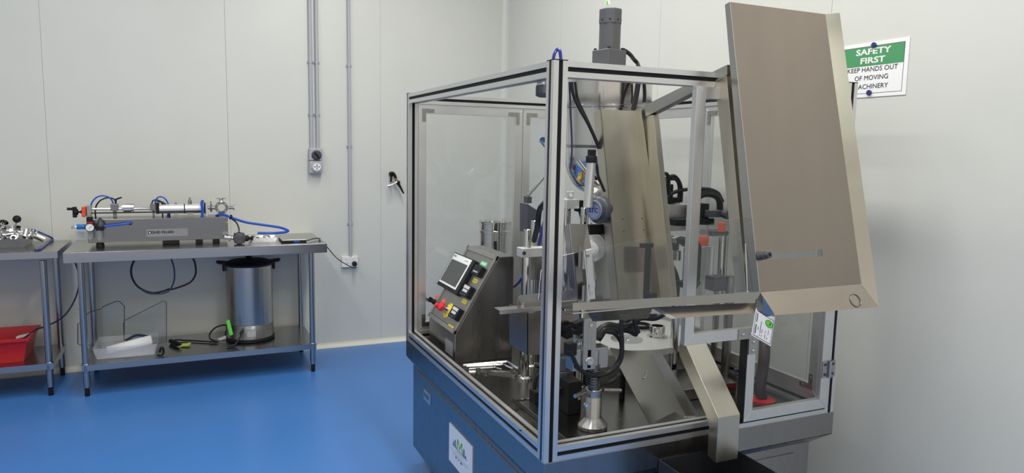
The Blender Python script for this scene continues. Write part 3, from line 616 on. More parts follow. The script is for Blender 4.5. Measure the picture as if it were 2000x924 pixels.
# tagged cord and plug
FY = 3.26
S_ = lambda u, v, z=.008: at(u, v, z=ZS+z)
pc = [S_(345, 678), S_(336, 671), S_(334, 667), S_(345, 664, .012), S_(360, 665), S_(385, 666), S_(410, 667.5), S_(425, 668), S_(412, 663, .02), S_(409, 655, .03), S_(415, 645, .05), S_(425, 638, .06), S_(440, 635, .07), S_(443, 642, .05), S_(441, 655, .02), S_(452, 660), S_(466, 661)]
co = MB().tube(spline(pc), .0055, 8).build('urn_cord', mCABLE, urn)
m = MB(); m.tube([S_(333, 666, .02), S_(345, 671, .02), S_(352, 673, .02)], [.014, .016, .01], 10); m.build('plug', mBLACK, co)
m = MB(); p = S_(362, 673, .012); m.obox(p, (.03, -.006, .003), (.006, .03, 0), (0, 0, .002)); m.build('yellow_test_tag', mat('yellow_green_tag', lin(205, 225, 80), .5), co)
m = MB(); p = at(448.5, 640, y=uc.y-r_-.03); m.obox(p, (.011, 0, .003), (0, .0015, 0), (-.010, 0, .052)); m.build('green_test_tag', mLIME, co)
m = MB(); p = S_(436, 660, .012); m.obox(p, (.03, .012, .006), (-.008, .02, 0), (0, 0, .003)); m.build('white_tag', mPAPER, co)
hk = MB().tube(spline([S_(312, 688, .02), S_(314, 680, .05), S_(318, 680, .05), S_(319, 690, .015), S_(314, 695, .012), S_(309, 694, .012)]), .007, 8).build('black_hook', mBLACK)
tag(hk, 'black hook shaped cable end beside the clear tub', 'cable')
# clear tub with papers
a, b = S_(181, 706, 0), S_(303, 697, 0)
b3 = at(318, 657, z=ZS+.09)
tx0, tx1, ty0, ty1 = a.x+.015, b.x, a.y+.02, a.y+.32
tb = open_tray('t', (tx0-.015, ty0-.01, ZS), (tx1+.015, ty1, ZS+.075), .003, mTUB, '', '', .02).build('clear_tub', mTUB)
tag(tb, 'clear plastic tub holding rolled papers on the workbench shelf', 'tub')
m = MB(); d0 = V(tx0+.06, ty0+.03, ZS+.035); d1 = V(tx1-.02, ty0+.06, ZS+.075)
ax = (d1-d0).normalized(); yy = V(0, 1, 0); nn = ax.cross(yy).normalized()
for k, (w0, off, rz) in enumerate(((.0, 0, 0), (.012, .006, .015))):
    pts = []
    path = [yy*(.03*math.cos(t_)-.0)+nn*(.034*math.sin(t_)) for t_ in [-.6+.3*i for i in range(15)]]
    m2 = MB(); vs0 = [m2.v(d0+ax*w0+q+V(0, .045, -.005)) for q in path]; vs1 = [m2.v(d1-ax*w0*2+q*1.15+V(0, .045, -.005)) for q in path]
    for i in range(len(path)-1): m2.f([vs0[i], vs0[i+1], vs1[i+1], vs1[i]])
    if k == 0:
        pr = m2.build('paper_roll', mPAPER); sm = pr.modifiers.new('thick', 'SOLIDIFY'); sm.thickness = .001
        tag(pr, 'loosely rolled white paper lying in the clear tub', 'paper')
m = MB(); m.tube(spline([V(tx1-.18, ty0+.16, ZS+.07), V(tx1-.12, ty0+.18, ZS+.095), V(tx1-.07, ty0+.17, ZS+.09), V(tx1-.03, ty0+.16, ZS+.08)]), .009, 8); tag(m.build('black_cable', mCABLE), 'black cable piece resting in the clear tub behind the paper', 'cable')
m = MB(); m.obox(V(tx1-.21, ty0+.12, ZS+.06), (.035, 0, .004), (0, .02, 0), (0, 0, .007)); tag(m.build('wood_piece', mat('pale_wood', lin(205, 165, 140), .6)), 'small pinkish strip poking out of the clear tub', 'strip')
# two clear acrylic guards leaning
def sheet(label, pts, d=.005):
    m = MB(); v3 = [V(p.x, p.y, max(p.z, ZS+.004)) for p in pts]; n = (v3[1]-v3[0]).cross(v3[2]-v3[0]).normalized()
    m.prism(v3, n*d, 1); o = m.build('acrylic_guard', [mACRY, mEDGED])
    m = MB(); m.tube(v3, .0028, 6, True); m.build('polished_edge', mEDGED, o)
    return tag(o, label, 'guard panel', 'spare acrylic guards')
yA = ty0+.10
sheet('clear acrylic guard standing at the right in the clear tub', [at(243, 683, y=yA), at(241, 632, y=yA), at(243.5, 626, y=yA), at(319, 588, y=yA), at(323, 588.5, y=yA), at(325, 592, y=yA), at(325, 668, y=yA)])
yB = ty1+.015
sheet('clear acrylic guard leaning at the left behind the bench leg', [at(157, 674, y=yB), at(152, 672, y=yB), at(152, 633, y=yB), at(158, 630, y=yB), at(173, 610, y=yB), at(199, 603, y=yB), at(201, 599, y=yB), at(228, 588, y=yB), at(234, 589, y=yB), at(243, 598, y=yB), at(243, 680, y=yB), at(222, 680, y=yB)])
#MACHINE
# ================================================================== TUBE FILLING MACHINE
W, D, HF, PW = 1.1872, 1.5153, 1.1868, .045
Z0 = .6227; ZTOP = Z0+HF; ZP = Z0+.004
mac = thing('tube_filling_machine', (W/2, D/2, 0), 'large stainless tube filling machine with aluminium frame guard and tall hopper', 'machine')
def slot_section(s=PW, g=.0065, d=.009):
    h = s/2; P = []
    for k in range(4):
        a = k*PI/2; ca, sa = math.cos(a), math.sin(a)
        for x, y in ((h, -h), (h, -g), (h-d, -g), (h-d, g), (h, g)): P.append((x*ca-y*sa, x*sa+y*ca))
    return P
def profile(name, p, q, mm=mALU, cap=None, strips=True, s=PW):
    p, q = V(p), V(q); d = q-p; x = V(1, 0, 0) if abs(d.z) > .5*d.length or abs(d.y) > .5*d.length else V(0, 1, 0)
    y = d.normalized().cross(x)
    m = MB(); m.prism([p+x*a+y*b for a, b in slot_section(s)], d); o = m.build(name, mm, mac)
    if strips:
        m = MB(); h = s/2; g = s*.145
        for ax_, ay_ in ((x, y), (-x, y), (y, x), (-y, x)):
            c = p+d/2+ax_*(h-.0055); m.obox(c, ax_*.002, ay_*g*.98, d*.5)
        so = m.build('slot_strip', mGROOVE, o)
    if cap:
        MB().obox(q+d.normalized()*.0015, x*(s/2), y*(s/2), d.normalized()*.0015).build('end_cap', mBLACK, o)
    return o
h_ = PW/2
for (x, y) in ((h_, h_), (W-h_, h_), (h_, D-h_), (W-h_, D-h_)): profile('frame_post', (x, y, Z0), (x, y, ZTOP-.003), cap=True)
for z in (ZTOP-.003-h_, Z0+h_):
    for y in (h_, D-h_): profile('frame_beam', (PW, y, z), (W-PW, y, z))
    for x in (h_, W-h_): profile('frame_beam', (x, PW, z), (x, D-PW, z))
# base cabinet
SK = .085
m = MB(); m.box((0, 0, Z0-SK), (W+.004, D, Z0)); o = m.build('base_skirt', mDARKST, mac, .003)
body = MB().box((.022, .03, .09), (W-.075, D-.05, Z0-SK)).build('base_cabinet', mDARKST, mac, .004)
m = MB(); m.hexa([(.022, .03, Z0-SK-.03), (W-.075, .03, Z0-SK-.03), (W-.075, D-.05, Z0-SK-.03), (.022, D-.05, Z0-SK-.03), (0, 0, Z0-SK), (W+.004, 0, Z0-SK), (W+.004, D, Z0-SK), (0, D, Z0-SK)]); m.build('base_collar', mDARKST, mac)
dp_ = MB().box((.017, .06, .13), (.0225, D-.10, Z0-SK-.045)).build('access_panel', mDARKST, body, .001)
m = MB(); m.box((.15, .0255, .13), (W-.15, .031, Z0-SK-.06)); m.build('access_panel', mDARKST, body, .001)
p = at(834, 776, x=.016)
m = MB(); m.box((.013, p.y-.055, p.z-.022), (.017, p.y+.045, p.z+.026)); m.build('latch', mCHROME, body, .002)
m = MB(); m.box((.010, p.y-.03, p.z-.004), (.0135, p.y+.03, p.z+.018)); m.build('latch', mDARKST, body, .001)
for x in (.12, W-.17):
    for y in (.12, D-.15):
        m = MB(); m.lathe((x, y, 0), (0, 0, 1), [(.035, 0), (.035, .012), (.014, .02), (.014, .092)], 18); m.build('levelling_foot', mCHROME, mac)
# company sign on the left side of the base
XS = .015
c1, c2 = at(878, 824, x=XS), at(923, 875, x=XS)
ys0, ys1, zs1 = c2.y, c1.y, (c1.z+c2.z)/2; zs0 = zs1-.162
sgn = MB().box((XS-.0015, ys0, zs0), (XS+.0015, ys1, zs1)).build('company_sign', mat('sign_white', lin(232, 234, 240), .35), mac)
wS, hS = ys1-ys0, zs1-zs0; XG = XS-.0019
G2 = lambda a, b: V(XG, ys1-wS*a, zs1-hS*b)      # a from the left edge, b from the top
m = MB()
def bar2(a0, a1, b0, b1): m.prism([G2(a0, b0), G2(a1, b0), G2(a1, b1), G2(a0, b1)], (-.0003, 0, 0))
m.mi = 0
for a0, a1, b0 in ((.20, .235, .36), (.27, .305, .28), (.65, .69, .28), (.72, .755, .40)): bar2(a0, a1, b0, .46)
bar2(.17, .79, .462, .478)
m.mi = 1
for a0, b0, a1, b1 in ((.36, .46, .40, .20), (.40, .20, .485, .40), (.485, .40, .57, .20), (.57, .20, .61, .46)):
    m.prism([G2(a0-.018, b0), G2(a0+.018, b0), G2(a1+.018, b1), G2(a1-.018, b1)], (-.0003, 0, 0))
bar2(.34, .66, .53, .545)
m.mi = 2; bar2(.06, .9, .61, .616); bar2(.2, .8, .66, .672)
m.mi = 0; bar2(.3, .36, .70, .735); bar2(.42, .45, .70, .735); bar2(.52, .6, .70, .735)
for t_, mi_ in ((.03, 0),):
    pass
m.build('logo', [mINKB, mINKG, mINKF], sgn)
# work plate, raised slotted plate
MB().box((PW, PW, Z0), (W-PW, D-PW, ZP)).build('work_plate', mPLATE, mac)
sp = MB().box((.126, .07, ZP), (.60, .518, ZP+.018)).build('slotted_plate', mPLATE, mac, .002)
ZSP = ZP+.018
for (u, v, ax) in ((1016, 782, 'x'), (1124, 862, 'x'), (1238, 842, 'x')):
    p = at(u, v, z=ZSP)
    m = MB(); pts = [(p.x+.033*sx_+.009*math.cos(a), p.y+.009*math.sin(a), ZSP+.0002) for sx_, a in [(1, -PI/2+PI*i/6) for i in range(7)]+[(-1, PI/2+PI*i/6) for i in range(7)]]
    m.prism(pts, (0, 0, .0006)); so = m.build('slot', mGROOVE, sp)
    m = MB(); m.lathe((p.x+.008, p.y, ZSP), (0, 0, 1), [(.006, 0), (.006, .004), (.003, .004), (.003, .002), (0, .002)], 12); m.lathe((p.x+.03, p.y, ZSP), (0, 0, 1), [(.007, 0), (.007, .003), (0, .003)], 12); m.build('bolt', mCHROME, so)
for (u, v) in ((1016.5, 841), (1022, 842)):
    p = at(u, v, z=Z0+PW)
    if v == 841: MB().lathe((p.x, p.y, Z0+PW), (0, 0, 1), [(.005, 0), (.0048, .0006), (0, .0006)], 14).build('bolt_hole', mGROOVE, mac)

# ---------------- hinged frames with clear panes: rear pair, right pair, front door
def door_frame(name, o, ux, uz, w_, h, fw=.04, th=.02, pane=True, brackets=True, mm=mALU):
    """rectangular mitred frame: origin o, width along ux, height along uz"""
    o, ux, uz = V(o), V(ux), V(uz); n = ux.cross(uz).normalized()
    P = lambda a, b, c=0: o+ux*a+uz*b+n*c
    dr = None; m = MB()
    for poly in (((0, 0), (w_, 0), (w_-fw, fw), (fw, fw)), ((w_, 0), (w_, h), (w_-fw, h-fw), (w_-fw, fw)), ((w_, h), (0, h), (fw, h-fw), (w_-fw, h-fw)), ((0, h), (0, 0), (fw, fw), (fw, h-fw))):
        m.prism([P(a, b, -th/2) for a, b in poly], n*th)
    dr = m.build(name, mm, mac, .001)
    if pane:
        m = MB(); m.prism([P(fw-.004, fw-.004, -.002), P(w_-fw+.004, fw-.004, -.002), P(w_-fw+.004, h-fw+.004, -.002), P(fw-.004, h-fw+.004, -.002)], n*.004); m.build('pane', mSMOKE, dr)
    if brackets:
        s = .06; t_ = .018
        for a, b, sa, sb in ((fw*.45, fw*.45, 1, 1), (w_-fw*.45, fw*.45, -1, 1), (fw*.45, h-fw*.45, 1, -1), (w_-fw*.45, h-fw*.45, -1, -1)):
            for sd in (1, -1):
                m = MB(); pts = [(0, 0), (s, 0), (s, t_), (t_, t_), (t_, s), (0, s)]
                m.prism([P(a+sa*x, b+sb*y, sd*(th/2+.0005)) for x, y in pts], n*sd*.0025)
                for x, y in ((.045, .009), (.009, .045)):
                    c = P(a+sa*x, b+sb*y, sd*(th/2+.003)); m.lathe(c, n*sd, [(.004, 0), (.003, .002), (0, .002)], 8)
                m.build('corner_bracket', mBRUSH, dr)
    return dr
zb, zt_ = Z0+PW+.003, ZTOP-PW-.006
xs_ = at(1018.6, 300, y=D-.03).x
door_frame('rear_door', (PW+.003, D-.03, zb), (1, 0, 0), (0, 0, 1), xs_-PW-.005, zt_-zb)
door_frame('rear_door', (xs_+.002, D-.03, zb), (1, 0, 0), (0, 0, 1), W-PW-.005-xs_, zt_-zb)
ym = .76
door_frame('side_door', (W-.03, PW+.003, zb), (0, 1, 0), (0, 0, 1), ym-PW-.005, zt_-zb)
door_frame('side_door', (W-.03, ym+.002, zb), (0, 1, 0), (0, 0, 1), D-PW-.005-ym, zt_-zb)
# front door, cut out at its lower left for the chute
YD = -.012
fd = .036
xa = at(1333, 660, y=YD).x; xb = at(1453, 730, y=YD).x; xr = at(1613, 740, y=YD).x
z1 = at(1333, 674, y=YD).z; zbot = at(1530, 808.5, y=YD).z; ztop = zt_
out = [(xa, ztop), (xa, z1), (xb, z1), (xb, zbot), (xr, zbot), (xr, ztop)]
inn = [(xa+fd, ztop-fd), (xa+fd, z1+fd), (xb+fd, z1+fd), (xb+fd, zbot+fd), (xr-fd, zbot+fd), (xr-fd, ztop-fd)]
m = MB()
for i in range(6):
    j = (i+1) % 6
    m.prism([(out[i][0], YD-.011, out[i][1]), (out[j][0], YD-.011, out[j][1]), (inn[j][0], YD-.011, inn[j][1]), (inn[i][0], YD-.011, inn[i][1])], (0, .022, 0))
fdo = m.build('front_door', mALU, mac, .001)
m = MB(); m.prism([(x, YD-.002, z) for x, z in inn], (0, .004, 0)); m.build('pane', mSMOKE, fdo)
MB().box((xb-.006, YD-.012, zbot), (xb-.0005, YD+.02, z1)).build('seal', mBLACK, fdo)
m = MB(); X0, ZZ = xb, z1
sL = .105
m.prism([(X0-.045, YD-.0115, ZZ), (X0-.045, YD-.0115, ZZ+fd), (X0+fd, YD-.0115, ZZ+fd), (X0+fd, YD-.0115, ZZ-.055), (X0+.001, YD-.0115, ZZ-.055), (X0+.001, YD-.0115, ZZ)], (0, -.003, 0)); bk = m.build('corner_bracket', mBRUSH, fdo)
for x, z in ((X0-.028, ZZ+.018), (X0+.008, ZZ+.02), (X0+.02, ZZ-.012), (X0+.02, ZZ-.042)):
    m = MB(); m.lathe((x, YD-.0145, z), (0, -1, 0), [(.0065, 0), (.006, .003), (.004, .0045), (0, .005)], 14); m.build('bolt', mCHROME, bk)
hz = at(1619, 721, y=YD-.013)
m = MB(); m.box((hz.x-.032, YD-.014, hz.z-.03), (hz.x-.002, YD-.0112, hz.z+.03)); m.box((hz.x+.002, YD-.014, hz.z-.03), (hz.x+.03, YD-.003, hz.z+.03)); m.cyl((hz.x, YD-.017, hz.z-.031), (hz.x, YD-.017, hz.z+.031), .0065, 12); hg = m.build('hinge', mBRUSH, fdo)
for dx in (-.019, .018):
    for dz in (-.018, .018): MB().lathe((hz.x+dx, YD-.014, hz.z+dz), (0, -1, 0), [(.0055, 0), (.0055, .002), (0, .002)], 12).build('screw', mKNOBGREY, hg)

# ---------------- control cabinet
ya, yb_ = 1.03, 1.40
xf, zk1, xt, ztc, xk = .082, .755, .283, 1.088, .355
m = MB(); m.prism([(xf, ya, ZP), (xk, ya, ZP), (xk, ya, ztc), (xt, ya, ztc), (xf, ya, zk1)], (0, yb_-ya, 0))
cc = m.build('control_cabinet', mDARKST, mac, .003)
sd_ = (V(xt, 0, ztc)-V(xf, 0, zk1)); sl = sd_.length; sd_.normalize(); sn = V(-sd_.z, 0, sd_.x)
Y_ = V(0, -1, 0)
PF = lambda a, b, c=0: V(xf, yb_, zk1)+Y_*((yb_-ya)*a)+sd_*(sl*b)+sn*c     # a from the far side, b up the slope
def pf(u, v):   # pixel -> (a, b) on the slope
    q = atp(u, v, V(xf, ya, zk1), sn)-V(xf, yb_, zk1); return (-q.y/(yb_-ya), q.dot(sd_)/sl)
m = MB(); m.obox(PF(.5, .5, .0015), Y_*((yb_-ya)*.455), sd_*(sl*.45), sn*.0015); fp = m.build('panel_plate', mat('panel_face_steel', (.36, .355, .35), .38, 1, noise=.06, nscale=9), cc, .001)
for lo in ((.5, .975, 1, .03), (.5, .022, 1, .024)):
    MB().obox(PF(lo[0], lo[1], .004), Y_*((yb_-ya)*.5), sd_*(sl*lo[3]), sn*.005).build('frame_rim', mBRUSH, cc, .001)
for aa in (.022, .978): MB().obox(PF(aa, .5, .004), Y_*((yb_-ya)*.022), sd_*(sl*.5), sn*.005).build('frame_rim', mBRUSH, cc, .001)
def crop5(x, y): return (780+x/3.08, 440+y/3.08)
def quad_on(pxs):  # centre and half extents from 4 crop points (tl, tr, br, bl)
    q = [pf(*crop5(*p)) for p in pxs]; a0 = (q[0][0]+q[3][0])/2; a1 = (q[1][0]+q[2][0])/2; b1 = (q[0][1]+q[1][1])/2; b0 = (q[2][1]+q[3][1])/2
    return a0, a1, b0, b1
def pbox(name, q, c0, c1, mm, parent, bev=.001):
    a0, a1, b0, b1 = q
    return MB().obox(PF((a0+a1)/2, (b0+b1)/2, (c0+c1)/2), Y_*((yb_-ya)*(a1-a0)/2), sd_*(sl*(b1-b0)/2), sn*((c1-c0)/2)).build(name, mm, parent, bev)
q = quad_on(((352, 172), (480, 225), (366, 432), (248, 368)))
ts = pbox('touch_screen', q, .003, .022, mBLACK, cc, .003)
a0, a1, b0, b1 = q; da, db = a1-a0, b1-b0
pbox('bezel', (a0+da*.04, a1-da*.12, b0+db*.10, b1-db*.03), .022, .0235, mWHITE, ts, .0005)
pbox('display', (a0+da*.07, a1-da*.17, b0+db*.155, b1-db*.20), .0235, .0245, mSCREEN, ts, 0)
pbox('brand_mark', (a0+da*.07, a0+da*.19, b1-db*.115, b1-db*.07), .0236, .0242, mat('teal_print', lin(70, 160, 160), .5), ts, 0)
pbox('model_mark', (a0+da*.62, a0+da*.76, b1-db*.12, b1-db*.10), .0236, .0242, mINKF, ts, 0)
for k in range(4):
    c = PF(a0+da*.80, b0+db*(.38+k*.085), .0236); m = MB(); m.torus(c, sn, .0042, .0009, 16, 6); m.build('key_mark', mINK, ts)
for q, mm in ((((478, 245), (528, 265), (492, 320), (458, 305)), mSCREEN), (((408, 360), (458, 380), (430, 452), (388, 432)), mLCD), (((345, 490), (388, 512), (362, 585), (318, 562)), mLCD)):
    a0, a1, b0, b1 = quad_on(q); mt = pbox('digital_meter', (a0, a1, b0, b1), .003, .024, mBLACK, cc, .002); da, db = a1-a0, b1-b0
    if mm is mLCD:
        pbox('readout', (a0+da*.16, a1-da*.14, b0+db*.66, b1-db*.08), .024, .0248, mLCD, mt, 0); pbox('readout', (a0+da*.22, a1-da*.2, b0+db*.36, b0+db*.58), .024, .0248, mLCD, mt, 0)
    else: pbox('readout', (a0+da*.16, a1-da*.14, b0+db*.22, b0+db*.42), .024, .0248, mKNOBGREY, mt, 0)
    for k in range(3 if mm is mLCD else 3):
        pbox('key', (a0+da*(.16+.24*k), a0+da*(.32+.24*k), b0+db*.1, b0+db*.2) if mm is mLCD else (a0+da*(.2+.22*k), a0+da*(.34+.22*k), b0+db*.26, b0+db*.38), .0249, .0256, mat('key_blue', lin(60, 80, 120), .4) if mm is mLCD and k == 0 else mLCD if mm is not mLCD else MATS['key_blue'], mt, 0)
for q, mm in ((((498, 215), (532, 230), (524, 252), (490, 238)), mMINT), (((452, 318), (478, 330), (468, 355), (442, 342)), mYELLOW), (((388, 442), (411, 455), (402, 480), (378, 466)), mYELLOW), (((300, 595), (330, 610), (322, 637), (290, 618)), mYELLOW), (((222, 418), (242, 424), (236, 446), (216, 440)), mORANGE), (((262, 442), (284, 448), (278, 472), (256, 466)), mORANGE)):
    a0, a1, b0, b1 = quad_on(q); st = pbox('sticker', (a0, a1, b0, b1), .003, .0036, mm, cc, 0); da, db = a1-a0, b1-b0
    m = MB()
    for k in (.35, .6): m.obox(PF((a0+a1)/2, b0+db*k, .0038), Y_*((yb_-ya)*da*.32), sd_*(sl*db*.05), sn*.0002)
    m.build('print', mINKF if mm is not mMINT else mWHITE, st)
# emergency stop, push button, key switch
a_, b_ = pf(*crop5(297, 515)); c = PF(a_, b_, .003)
m = MB(); m.lathe(c, sn, [(.036, 0), (.036, .0015), (.0, .0015)], 30); es = m.build('emergency_stop', mYELLOW, cc)
m = MB()
for k in range(8):
    an = k*PI/4+.3; u_ = Y_*math.cos(an)+sd_*math.sin(an); m.obox(c+u_*.030+sn*.0018, u_*.0018, u_.cross(sn)*.003, sn*.0002)
m.build('ring_print', mINK, es)
m = MB(); m.lathe(c, sn, [(.018, 0), (.018, .012), (.015, .014), (.0145, .028)], 24); m.build('collar', mCHROME, es)
m = MB(); m.lathe(c+sn*.026, sn, [(.013, 0), (.019, .006), (.0205, .016), (.018, .021), (.008, .0235), (0, .024)], 28); m.build('mushroom_button', mREDB, es)
a_, b_ = pf(*crop5(247, 492)); c = PF(a_, b_, .003)
m = MB(); m.lathe(c, sn, [(.015, 0), (.015, .008), (.012, .010), (.012, .022), (.010, .025), (0, .026)], 22); m.build('stop_button', mREDB, cc)
a_, b_ = pf(*crop5(218, 465)); c = PF(a_, b_, .003)
m = MB(); m.lathe(c, sn, [(.014, 0), (.014, .008), (.011, .01), (.010, .024), (0, .025)], 20); m.obox(c+sn*.03, Y_*.003, sd_*.012, sn*.008); m.build('selector_switch', mBLACK, cc)
a_, b_ = pf(*crop5(185, 452)); c = PF(a_, b_, .003)
m = MB(); m.lathe(c, sn, [(.012, 0), (.012, .02), (.008, .022), (.008, .034), (0, .035)], 18); m.obox(c+sn*.045, Y_*.012, sd_*.002, sn*.012); m.build('key_switch', mCHROME, cc)
p1, p2 = at(871, 671, x=xf-.001), at(884, 690, x=xf-.001)
m = MB()
rng = random.Random(3)
yl, yh = min(p1.y, p2.y), max(p1.y, p2.y)+.012; zl, zh = ZP+.022, ZP+.085
m.box((xf-.0006, yl, zl), (xf-.0001, yh, zh)); m.mi = 1
for k in range(5):
    zz = zh-.012*k-.008; m.box((xf-.0009, yl+.004, zz-.0025), (xf-.0005, yh-.004-.01*rng.random(), zz+.0025))
m.build('rating_plate', [mat('rating_silver', lin(150, 150, 150), .4, .3), mINKF], cc)

# ---------------- columns with flanges and clamp bar
def column(u, v, z1, r=.0165, x=None, y=None, name='guide_column', flange=True):
    p = at(u, v, z=ZP) if x is None else V(x, y, ZP)
    m = MB(); prof = [(r*1.9, 0), (r*1.9, .008), (r*1.1, .012)] if flange else []
    m.lathe((p.x, p.y, ZP), (0, 0, 1), prof+[(r, .013 if flange else 0), (r, z1-ZP-.003), (r-.003, z1-ZP), (0, z1-ZP)], 28); m.build(name, mCHROME, mac); return p
pc1 = column(1024.5, 740, 1.243)
pc2 = column(1038, 716, 1.262)
zc = at(1022, 494, y=pc1.y-.02).z
m = MB(); m.box((pc1.x-.035, pc1.y-.026, zc-.018), (pc1.x+.34, pc1.y+.026, zc+.018)); cb = m.build('clamp_bar', mALUW, mac, .002)
m = MB(); m.lathe((pc1.x-.027, pc1.y-.026, zc), (0, -1, 0), [(.008, 0), (.008, .004), (.004, .004), (.004, .001), (0, .001)], 14); m.build('bolt', mKNOBGREY, cb)
m = MB(); m.box((pc2.x-.03, pc2.y-.02, zc-.14), (pc2.x+.12, pc2.y+.02, zc-.03)); m.build('clamp_block', mBRUSH, mac, .002)
p = at(1106, 440, y=.62); column(0, 0, at(1106, 403, y=.62).z, x=p.x, y=.62)
p = at(1141, 440, y=.55); column(0, 0, at(1141, 405, y=.55).z, .016, x=p.x, y=.55)
p = at(1106, 400, y=.60); q = at(1106, 397, y=.62)
m = MB(); m.box((q.x-.026, .57, q.z-.018), (q.x+.03, .66, q.z+.018)); m.box((q.x-.02, .575, q.z+.018), (q.x+.008, .585, q.z+.048)); sbk = m.build('sensor_bracket', mALUW, mac, .002)
m = MB(); m.lathe((q.x-.006, .574, q.z+.034), (0, -1, 0), [(.0075, 0), (.0075, .001), (0, .001)], 14); m.build('hole', mPAPER, sbk)
m = MB(); m.box((q.x+.03, .575, q.z-.03), (q.x+.062, .61, q.z+.012)); m.lathe((q.x+.062, .59, q.z), (1, 0, 0), [(.006, 0), (.006, .012), (.0035, .012), (.0035, .022), (.008, .022), (.008, .028), (0, .028)], 12); sb2 = m.build('sensor', mBLACK, sbk)
hose('sensor_cable', [(q.x+.045, .592, q.z-.03), (q.x+.055, .592, q.z-.07), (q.x+.06, .6, q.z-.14)], .006, mCABLE, mac)

# ---------------- hopper with mixer motor
tcx, tcy = at(1190, 100, y=.72).x, .72
rt_ = .178
zc0 = at(1150, 289, y=tcy-rt_*.6).z
zr = at(1188, 205, y=tcy-rt_).z; zl_ = 1.87
tank = MB().lathe((tcx, tcy, 0), (0, 0, 1), [(rt_*.9, zc0), (rt_*.98, zc0+.012), (rt_*.98, zr-.006), (rt_*1.02, zr-.004), (rt_*1.02, zr+.004), (rt_, zr+.006), (rt_, zl_-.01), (rt_*1.04, zl_-.008), (rt_*1.04, zl_+.004), (rt_*.98, zl_+.008), (0, zl_+.012)], 56).build('hopper', mTANK, mac)
zbl = at(1150, 385, y=tcy).z
prof = [(.03, zbl-.02), (.035, zbl), (.06, zbl+.015)]+[(.06+(rt_*.97-.06)*math.sin(t)**.9, zbl+.015+(zc0-zbl-.015)*(1-math.cos(t))) for t in [PI/2*k/8 for k in range(1, 9)]]
MB().lathe((tcx, tcy, 0), (0, 0, 1), prof, 48).build('hopper_bowl', mCHROME, tank)
m = MB(); p = at(1130, 330, y=tcy-.13); m.cyl(p+V(-.01, 0, .03), p+V(.05, -.03, -.05), .013, 14); m.cyl(p+V(.05, -.03, -.05), p+V(.058, -.034, -.062), .02, 14); m.build('drain_pipe', mCHROME, tank)
m = MB(); p = at(1135, 347, y=tcy-.17); m.tube([p+V(0, 0, .02), p, p+V(-.012, 0, -.014)], [.012, .014, .011], 12); m.build('brass_fitting', mBRASS, tank)
p = at(1062, 278, y=tcy-.1); 
m = MB(); m.tube([at(1075, 292, y=tcy-.16), at(1060, 274, y=tcy-.22)], .013, 12); m.build('lid_clamp', mCHROME, tank)
mz0 = zl_+.012; gz1 = at(1187, 98, y=tcy).z; 
ang = math.radians(12)
RZ = Matrix.Rotation(ang, 3, 'Z')
m = MB(); m.obox((tcx, tcy, (mz0+gz1)/2), RZ @ V(.049, 0, 0), RZ @ V(0, .049, 0), (0, 0, (gz1-mz0)/2)); mo = m.build('mixer_motor', mMOTOR, mac, .004)
mtop = at(1188, 18, y=tcy).z; zcap = at(1188, 46, y=tcy).z
m = MB(); m.lathe((tcx, tcy, gz1), (0, 0, 1), [(.043, 0), (.043, zcap-gz1)], 36); m.build('motor_body', mMOTOR, mo)
m = MB(); m.prism([(tcx+.046*1.04*math.cos(t+ang), tcy+.046*1.04*math.sin(t+ang), zcap-.004) for t in [PI/8+PI/4*k for k in range(8)]], (0, 0, mtop-zcap+.004)); cp = m.build('fan_cover', mMOTOR, mo, .004)
for k in range(8):
    t = ang+PI/4*k; u_ = V(math.cos(t), math.sin(t), 0); MB().lathe(V(tcx, tcy, zcap+.012)+u_*.0443, u_, [(.0035, 0), (.0035, .0012), (0, .0012)], 8).build('screw', mBLACK, cp)
for sx in (-1, 1):
    for sy_ in (-1, 1):
        c = V(tcx, tcy, gz1)+RZ @ V(sx*.04, sy_*.04, 0); MB().lathe(c, (0, 0, 1), [(.006, 0), (.006, .007), (0, .007)], 6).build('bolt', mBLACK, mo)
p0 = V(tcx, tcy, gz1)+RZ @ V(.045, -.02, .004)
hose('motor_cable', [p0, at(1220, 99, y=tcy-.02), at(1230, 106, y=tcy-.02), at(1238, 116, y=tcy-.02), at(1246, 126, y=tcy-.03), at(1250, 150, y=tcy-.2), at(1242, 185, y=tcy-.24), at(1236, 215, y=tcy-.24)], .0085, mCABLE, mac)
hose('tank_cable', [at(1248, 150, y=.46), at(1243, 185, y=.46), at(1237, 215, y=.46)], .010, mCABLE, mac)
hose('tank_cable', [at(1258, 160, y=.5), at(1259, 185, y=.5), at(1258, 200, y=.5)], .007, mCABLE, mac)
hose('tank_cable', [at(1116, 160, y=.42), at(1120, 185, y=.42), at(1132, 212, y=.42), at(1148, 240, y=.42), at(1162, 270, y=.42), at(1170, 290, y=.42)], .0065, mCABLE, mac)
hose('tank_cable', [at(1123, 160, y=.43), at(1129, 195, y=.43), at(1145, 230, y=.43), at(1168, 282, y=.43)], .005, mCABLE, mac)
hose('tank_cable', [at(1112, 160, y=.44), at(1114, 210, y=.44), at(1117, 290, y=.44), at(1114, 330, y=.44)], .0035, mat('dark_navy_tube', lin(34, 38, 84), .4), mac)
# blue air line loop above the front post, work lamp below the left beam
hose('blue_air_line', [at(1080, 118, y=.09), at(1083, 105, y=.09), at(1088, 97, y=.09), at(1093, 98, y=.075), at(1095, 110, y=.075), at(1095.5, 118, y=.075)], .005, mNAVYT, mac)
p = at(1061, 176, y=.25)
m = MB(); m.lathe(p+V(0, 0, .032), (-.1, -.2, -1), [(.012, -.02), (.016, 0), (.022, .02), (.024, .022), (.024, .05), (.021, .052), (.0, .05)], 22); m.cyl(p+V(0, 0, .03), V(p.x+.01, .25, ZTOP-PW-.002), .006, 10); m.build('work_lamp', mKNOBGREY, mac)

